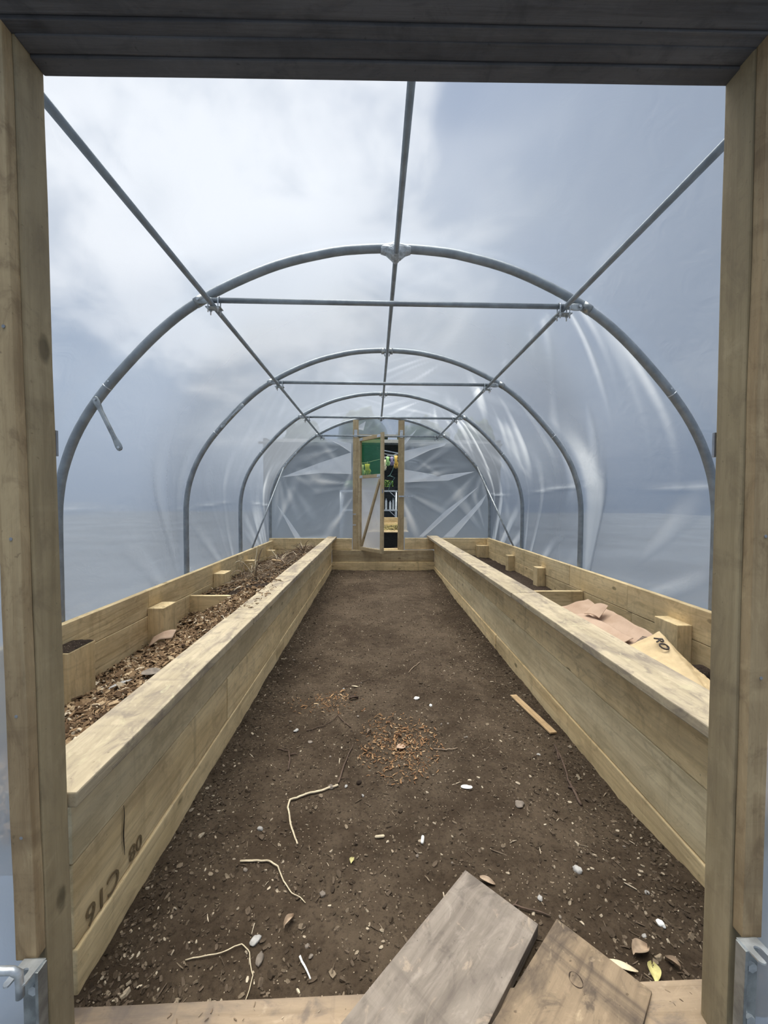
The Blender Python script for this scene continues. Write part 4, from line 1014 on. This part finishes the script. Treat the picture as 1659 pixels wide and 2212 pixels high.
# trees behind
def tree(x, y, h, w, col, label, seed):
    rnd = random.Random(seed); e = empty('hedge_tree', (x, y, -.03), label, 'tree', 'trees behind the shed')
    bm = bmesh.new(); bmesh.ops.create_icosphere(bm, subdivisions=5, radius=1)
    for v in bm.verts:
        k = 1 + .35 * noise.noise(v.co * 2 + Vector((seed, 0, 0))) + .18 * noise.noise(v.co * 7 + Vector((seed, 0, 0)))
        v.co = Vector((v.co.x * w * k, v.co.y * w * .8 * k, h * .58 + v.co.z * h * .44 * k))
    bmesh.ops.transform(bm, matrix=Matrix.Translation((x, y, 0)), verts=bm.verts)
    mk('crown', bm, simple('foliage', col, .9, 0, .5, 3, 1.), e, True); tubeobj('trunk', [(x, y, -.03), (x, y, h * .4)], .12, M_twig, e)
for args in ((-3.1, 16.2, 4.3, 1.0, 'dark rounded tree at the left end of the row behind the shed', 3), (-.6, 19.0, 5.4, 1.3, 'tall rounded tree behind the shed, left of the far door gap', 5),
             (2.1, 16.4, 4.5, 1.15, 'dark rounded tree behind the shed, right of the far door gap', 7), (4.9, 18.6, 4.9, 1.1, 'small rounded tree at the right end of the row behind the shed', 9)):
    tree(args[0], args[1], args[2], args[3], (.05, .075, .045), args[4], args[5])
# washing line and gloves
GY = 9.5
e_line = tag(tubeobj('washing_line', [(-.455, GY, 2.135), (-.3, GY, 2.14), (-.17, GY, 2.155), (.262, GY, 2.27), (.335, GY, 2.33), (.435, GY, 2.33), (.535, GY, 2.36), (.725, GY, 2.40)], .004, M_white), 'thin line strung across behind the far door, gloves pegged to it', 'line')
for px in (-.455, .725): tag(plank('line_post', (px, GY, -.03), (px, GY, 2.42), .07, .07, W_door, None, (0, 1, 0)), 'timber post carrying the %s end of the glove line' % ('left' if px < 0 else 'right'), 'post')
def glove(x, ztop, L, col, label, name='rubber_glove', w=.05):
    m_ = simple('glove_' + label.split()[0], col, .45, 0, .12, 30)
    e = empty(name, (x, GY, ztop), label, 'glove', 'gloves pegged on the line')
    bm = bmesh.new(); rnd = random.Random(int(x * 1000))
    tube(bm, [(x, GY, ztop), (x, GY, ztop - L * .35), (x + .004, GY, ztop - L * .55), (x, GY, ztop - L * .68)], [w, w * .8, w * 1.0, w * .9], 12)
    for k in range(4): tube(bm, [(x + (k - 1.5) * w * .48, GY, ztop - L * .62), (x + (k - 1.5) * w * .62, GY - .01, ztop - L * .82), (x + (k - 1.5) * w * .68, GY - .015, ztop - L * (.95 + .05 * (k in (1, 2))))], [w * .26, w * .24, w * .15], 8)
    tube(bm, [(x + w * .7, GY, ztop - L * .5), (x + w * 1.25, GY - .01, ztop - L * .66), (x + w * 1.35, GY - .01, ztop - L * .74)], [w * .3, w * .25, w * .14], 8)
    for v in bm.verts: v.co.y = GY + (v.co.y - GY) * .45
    mk('glove_body', bm, m_, e, True)
    bm = bmesh.new(); rbox(bm, .008, .012, .07, .001, Matrix.Translation((x, GY - .005, ztop + .025))); mk('peg', bm, M_white, e)
glove(-.30, 2.10, .26, (.70, .80, .72), 'whitish glove behind the green door panel, leftmost on the line')
glove(-.17, 2.12, .27, (.70, .68, .10), 'yellow glove seen through the green door panel', w=.065)
glove(.262, 2.23, .27, (.78, .70, .45), 'cream glove with tan fingertips half hidden by the door edge', w=.03)
glove(.335, 2.30, .23, (.36, .62, .22), 'lime green glove on the line in the door gap', w=.042)
glove(.435, 2.30, .22, (.30, .26, .38), 'grey-purple glove between the green and orange ones', w=.042)
glove(.535, 2.33, .32, (.72, .45, .08), 'orange-yellow glove at the right of the door gap', w=.042)
tag(tubeobj('teal_hose', [(.485, 9.5, 2.352), (.50, 9.5, 2.15), (.46, 9.55, 1.98), (.40, 9.7, 1.86), (.33, 9.7, 1.83), (.42, 9.7, 1.84), (.52, 9.7, 1.80), (.40, 9.75, 1.62), (.36, 9.8, 1.45)], .005, M_cord), 'thin teal hose dangling in the door gap below the gloves', 'hose')
# potting bench
pb = empty('potting_bench', (.1, 10.6, -.03), 'pale metal two-tier bench outside, seen through the door gap', 'bench')
for x in (-.9, .60):
    for y in (10.35, 10.85): tubeobj('leg', [(x, y, -.03), (x, y, 1.47)], .018, M_alu, pb, 8)
for z in (1.47, .95):
    boxw('shelf', -.93, .63, 10.33, 10.87, z - .012, z + .022, M_alu, pb, 'x', .002)
    tubeobj('corner_brace', [(.60, 10.35, z - .18), (.42, 10.35, z - .01)], .009, M_alu, pb, 8)
tr = empty('seed_tray', (.1, 10.6, 1.49), 'black seed tray of green seedlings on the top tier of the bench', 'tray')
boxw('tray', -.80, .55, 10.38, 10.82, 1.495, 1.58, M_black, tr, 'x', .004)
M_green = chipmat('seedling_leaf', [(.04, .10, .02), (.10, .22, .05), (.22, .36, .08), (.45, .50, .15)])
def pl_seed(): return Vector((random.uniform(-.78, .53), random.uniform(10.38, 10.8), 1.60 + random.random() ** 1.3 * .18))
o = chips('seedlings', 700, pl_seed, (.05, .7), M_green, .6, .2, tr, .03); o['kind'] = 'stuff'
for k, (x, h_, w_) in enumerate(((.06, .26, .03), (.20, .22, .035), (.33, .30, .028), (.44, .24, .03), (.52, .32, .022))):
    bm = bmesh.new(); tube(bm, [(x, 10.45, .975), (x, 10.45, .98), (x, 10.45, .975 + h_ * .8), (x, 10.45, .975 + h_ * .86), (x, 10.45, .975 + h_)], [w_ * .9, w_, w_, w_ * .5, w_ * .45], 12)
    tag(mk('white_bottle', bm, M_white, None, True), 'white plastic bottle on the lower tier of the bench, number %s from the left' % ('one', 'two', 'three', 'four', 'five')[k], 'bottle', 'bottles on the bench')
# timber bed outside with straw and the black crate
ob = empty('timber_planter', (.3, 8.7, -.03), 'new timber planter standing outside beyond the far door', 'planter')
for k, z in enumerate((.77, .70)): boxw('rail', -.30, .74, 8.58 - k * .03, 8.62 - k * .03, z - .04 + k * .01, z + .075 - k * .05, W_sleeper, ob, 'x')
boxw('planter_leg', -.30, -.24, 8.5, 8.58, -.03, .85, W_sleeper, ob, 'z'); boxw('planter_leg', .68, .74, 8.5, 8.58, -.03, .85, W_sleeper, ob, 'z')
boxw('back_board', -.30, .74, 8.64, 8.67, -.03, .70, M_dkwood, ob, 'x')
def pl_gr(): return Vector((random.uniform(-.3, .68), random.uniform(8.2, 8.5), .56 + random.random() * .14))
tag(chips('dry_grass', 420, pl_gr, (.13, .05), chipmat('dry_grass', [(.20, .20, .08), (.40, .36, .16), (.60, .52, .28), (.8, .72, .5)]), .7, .3, None, .03), 'dry yellowish grass above the black box beyond the far door', 'grass', None, 'stuff')
bx = empty('black_planter_box', (.3, 8.35, -.03), 'low black box outside the far door, topped with dry grass', 'box')
boxw('box_body', -.33, .71, 8.15, 8.55, -.03, .54, M_black, bx, 'x', .01); boxw('box_rim', -.36, .74, 8.12, 8.58, .54, .565, W_door, bx, 'x', .004)
tag(grid_mesh('outside_soil', -.8, 1.2, 6.92, 8.12, .03, lambda x, y: .22 + .03 * noise.noise(Vector((x * 5, y * 5, 0))), M_bedsoil), 'dark soil mound just outside the far door', 'soil', None, 'stuff')
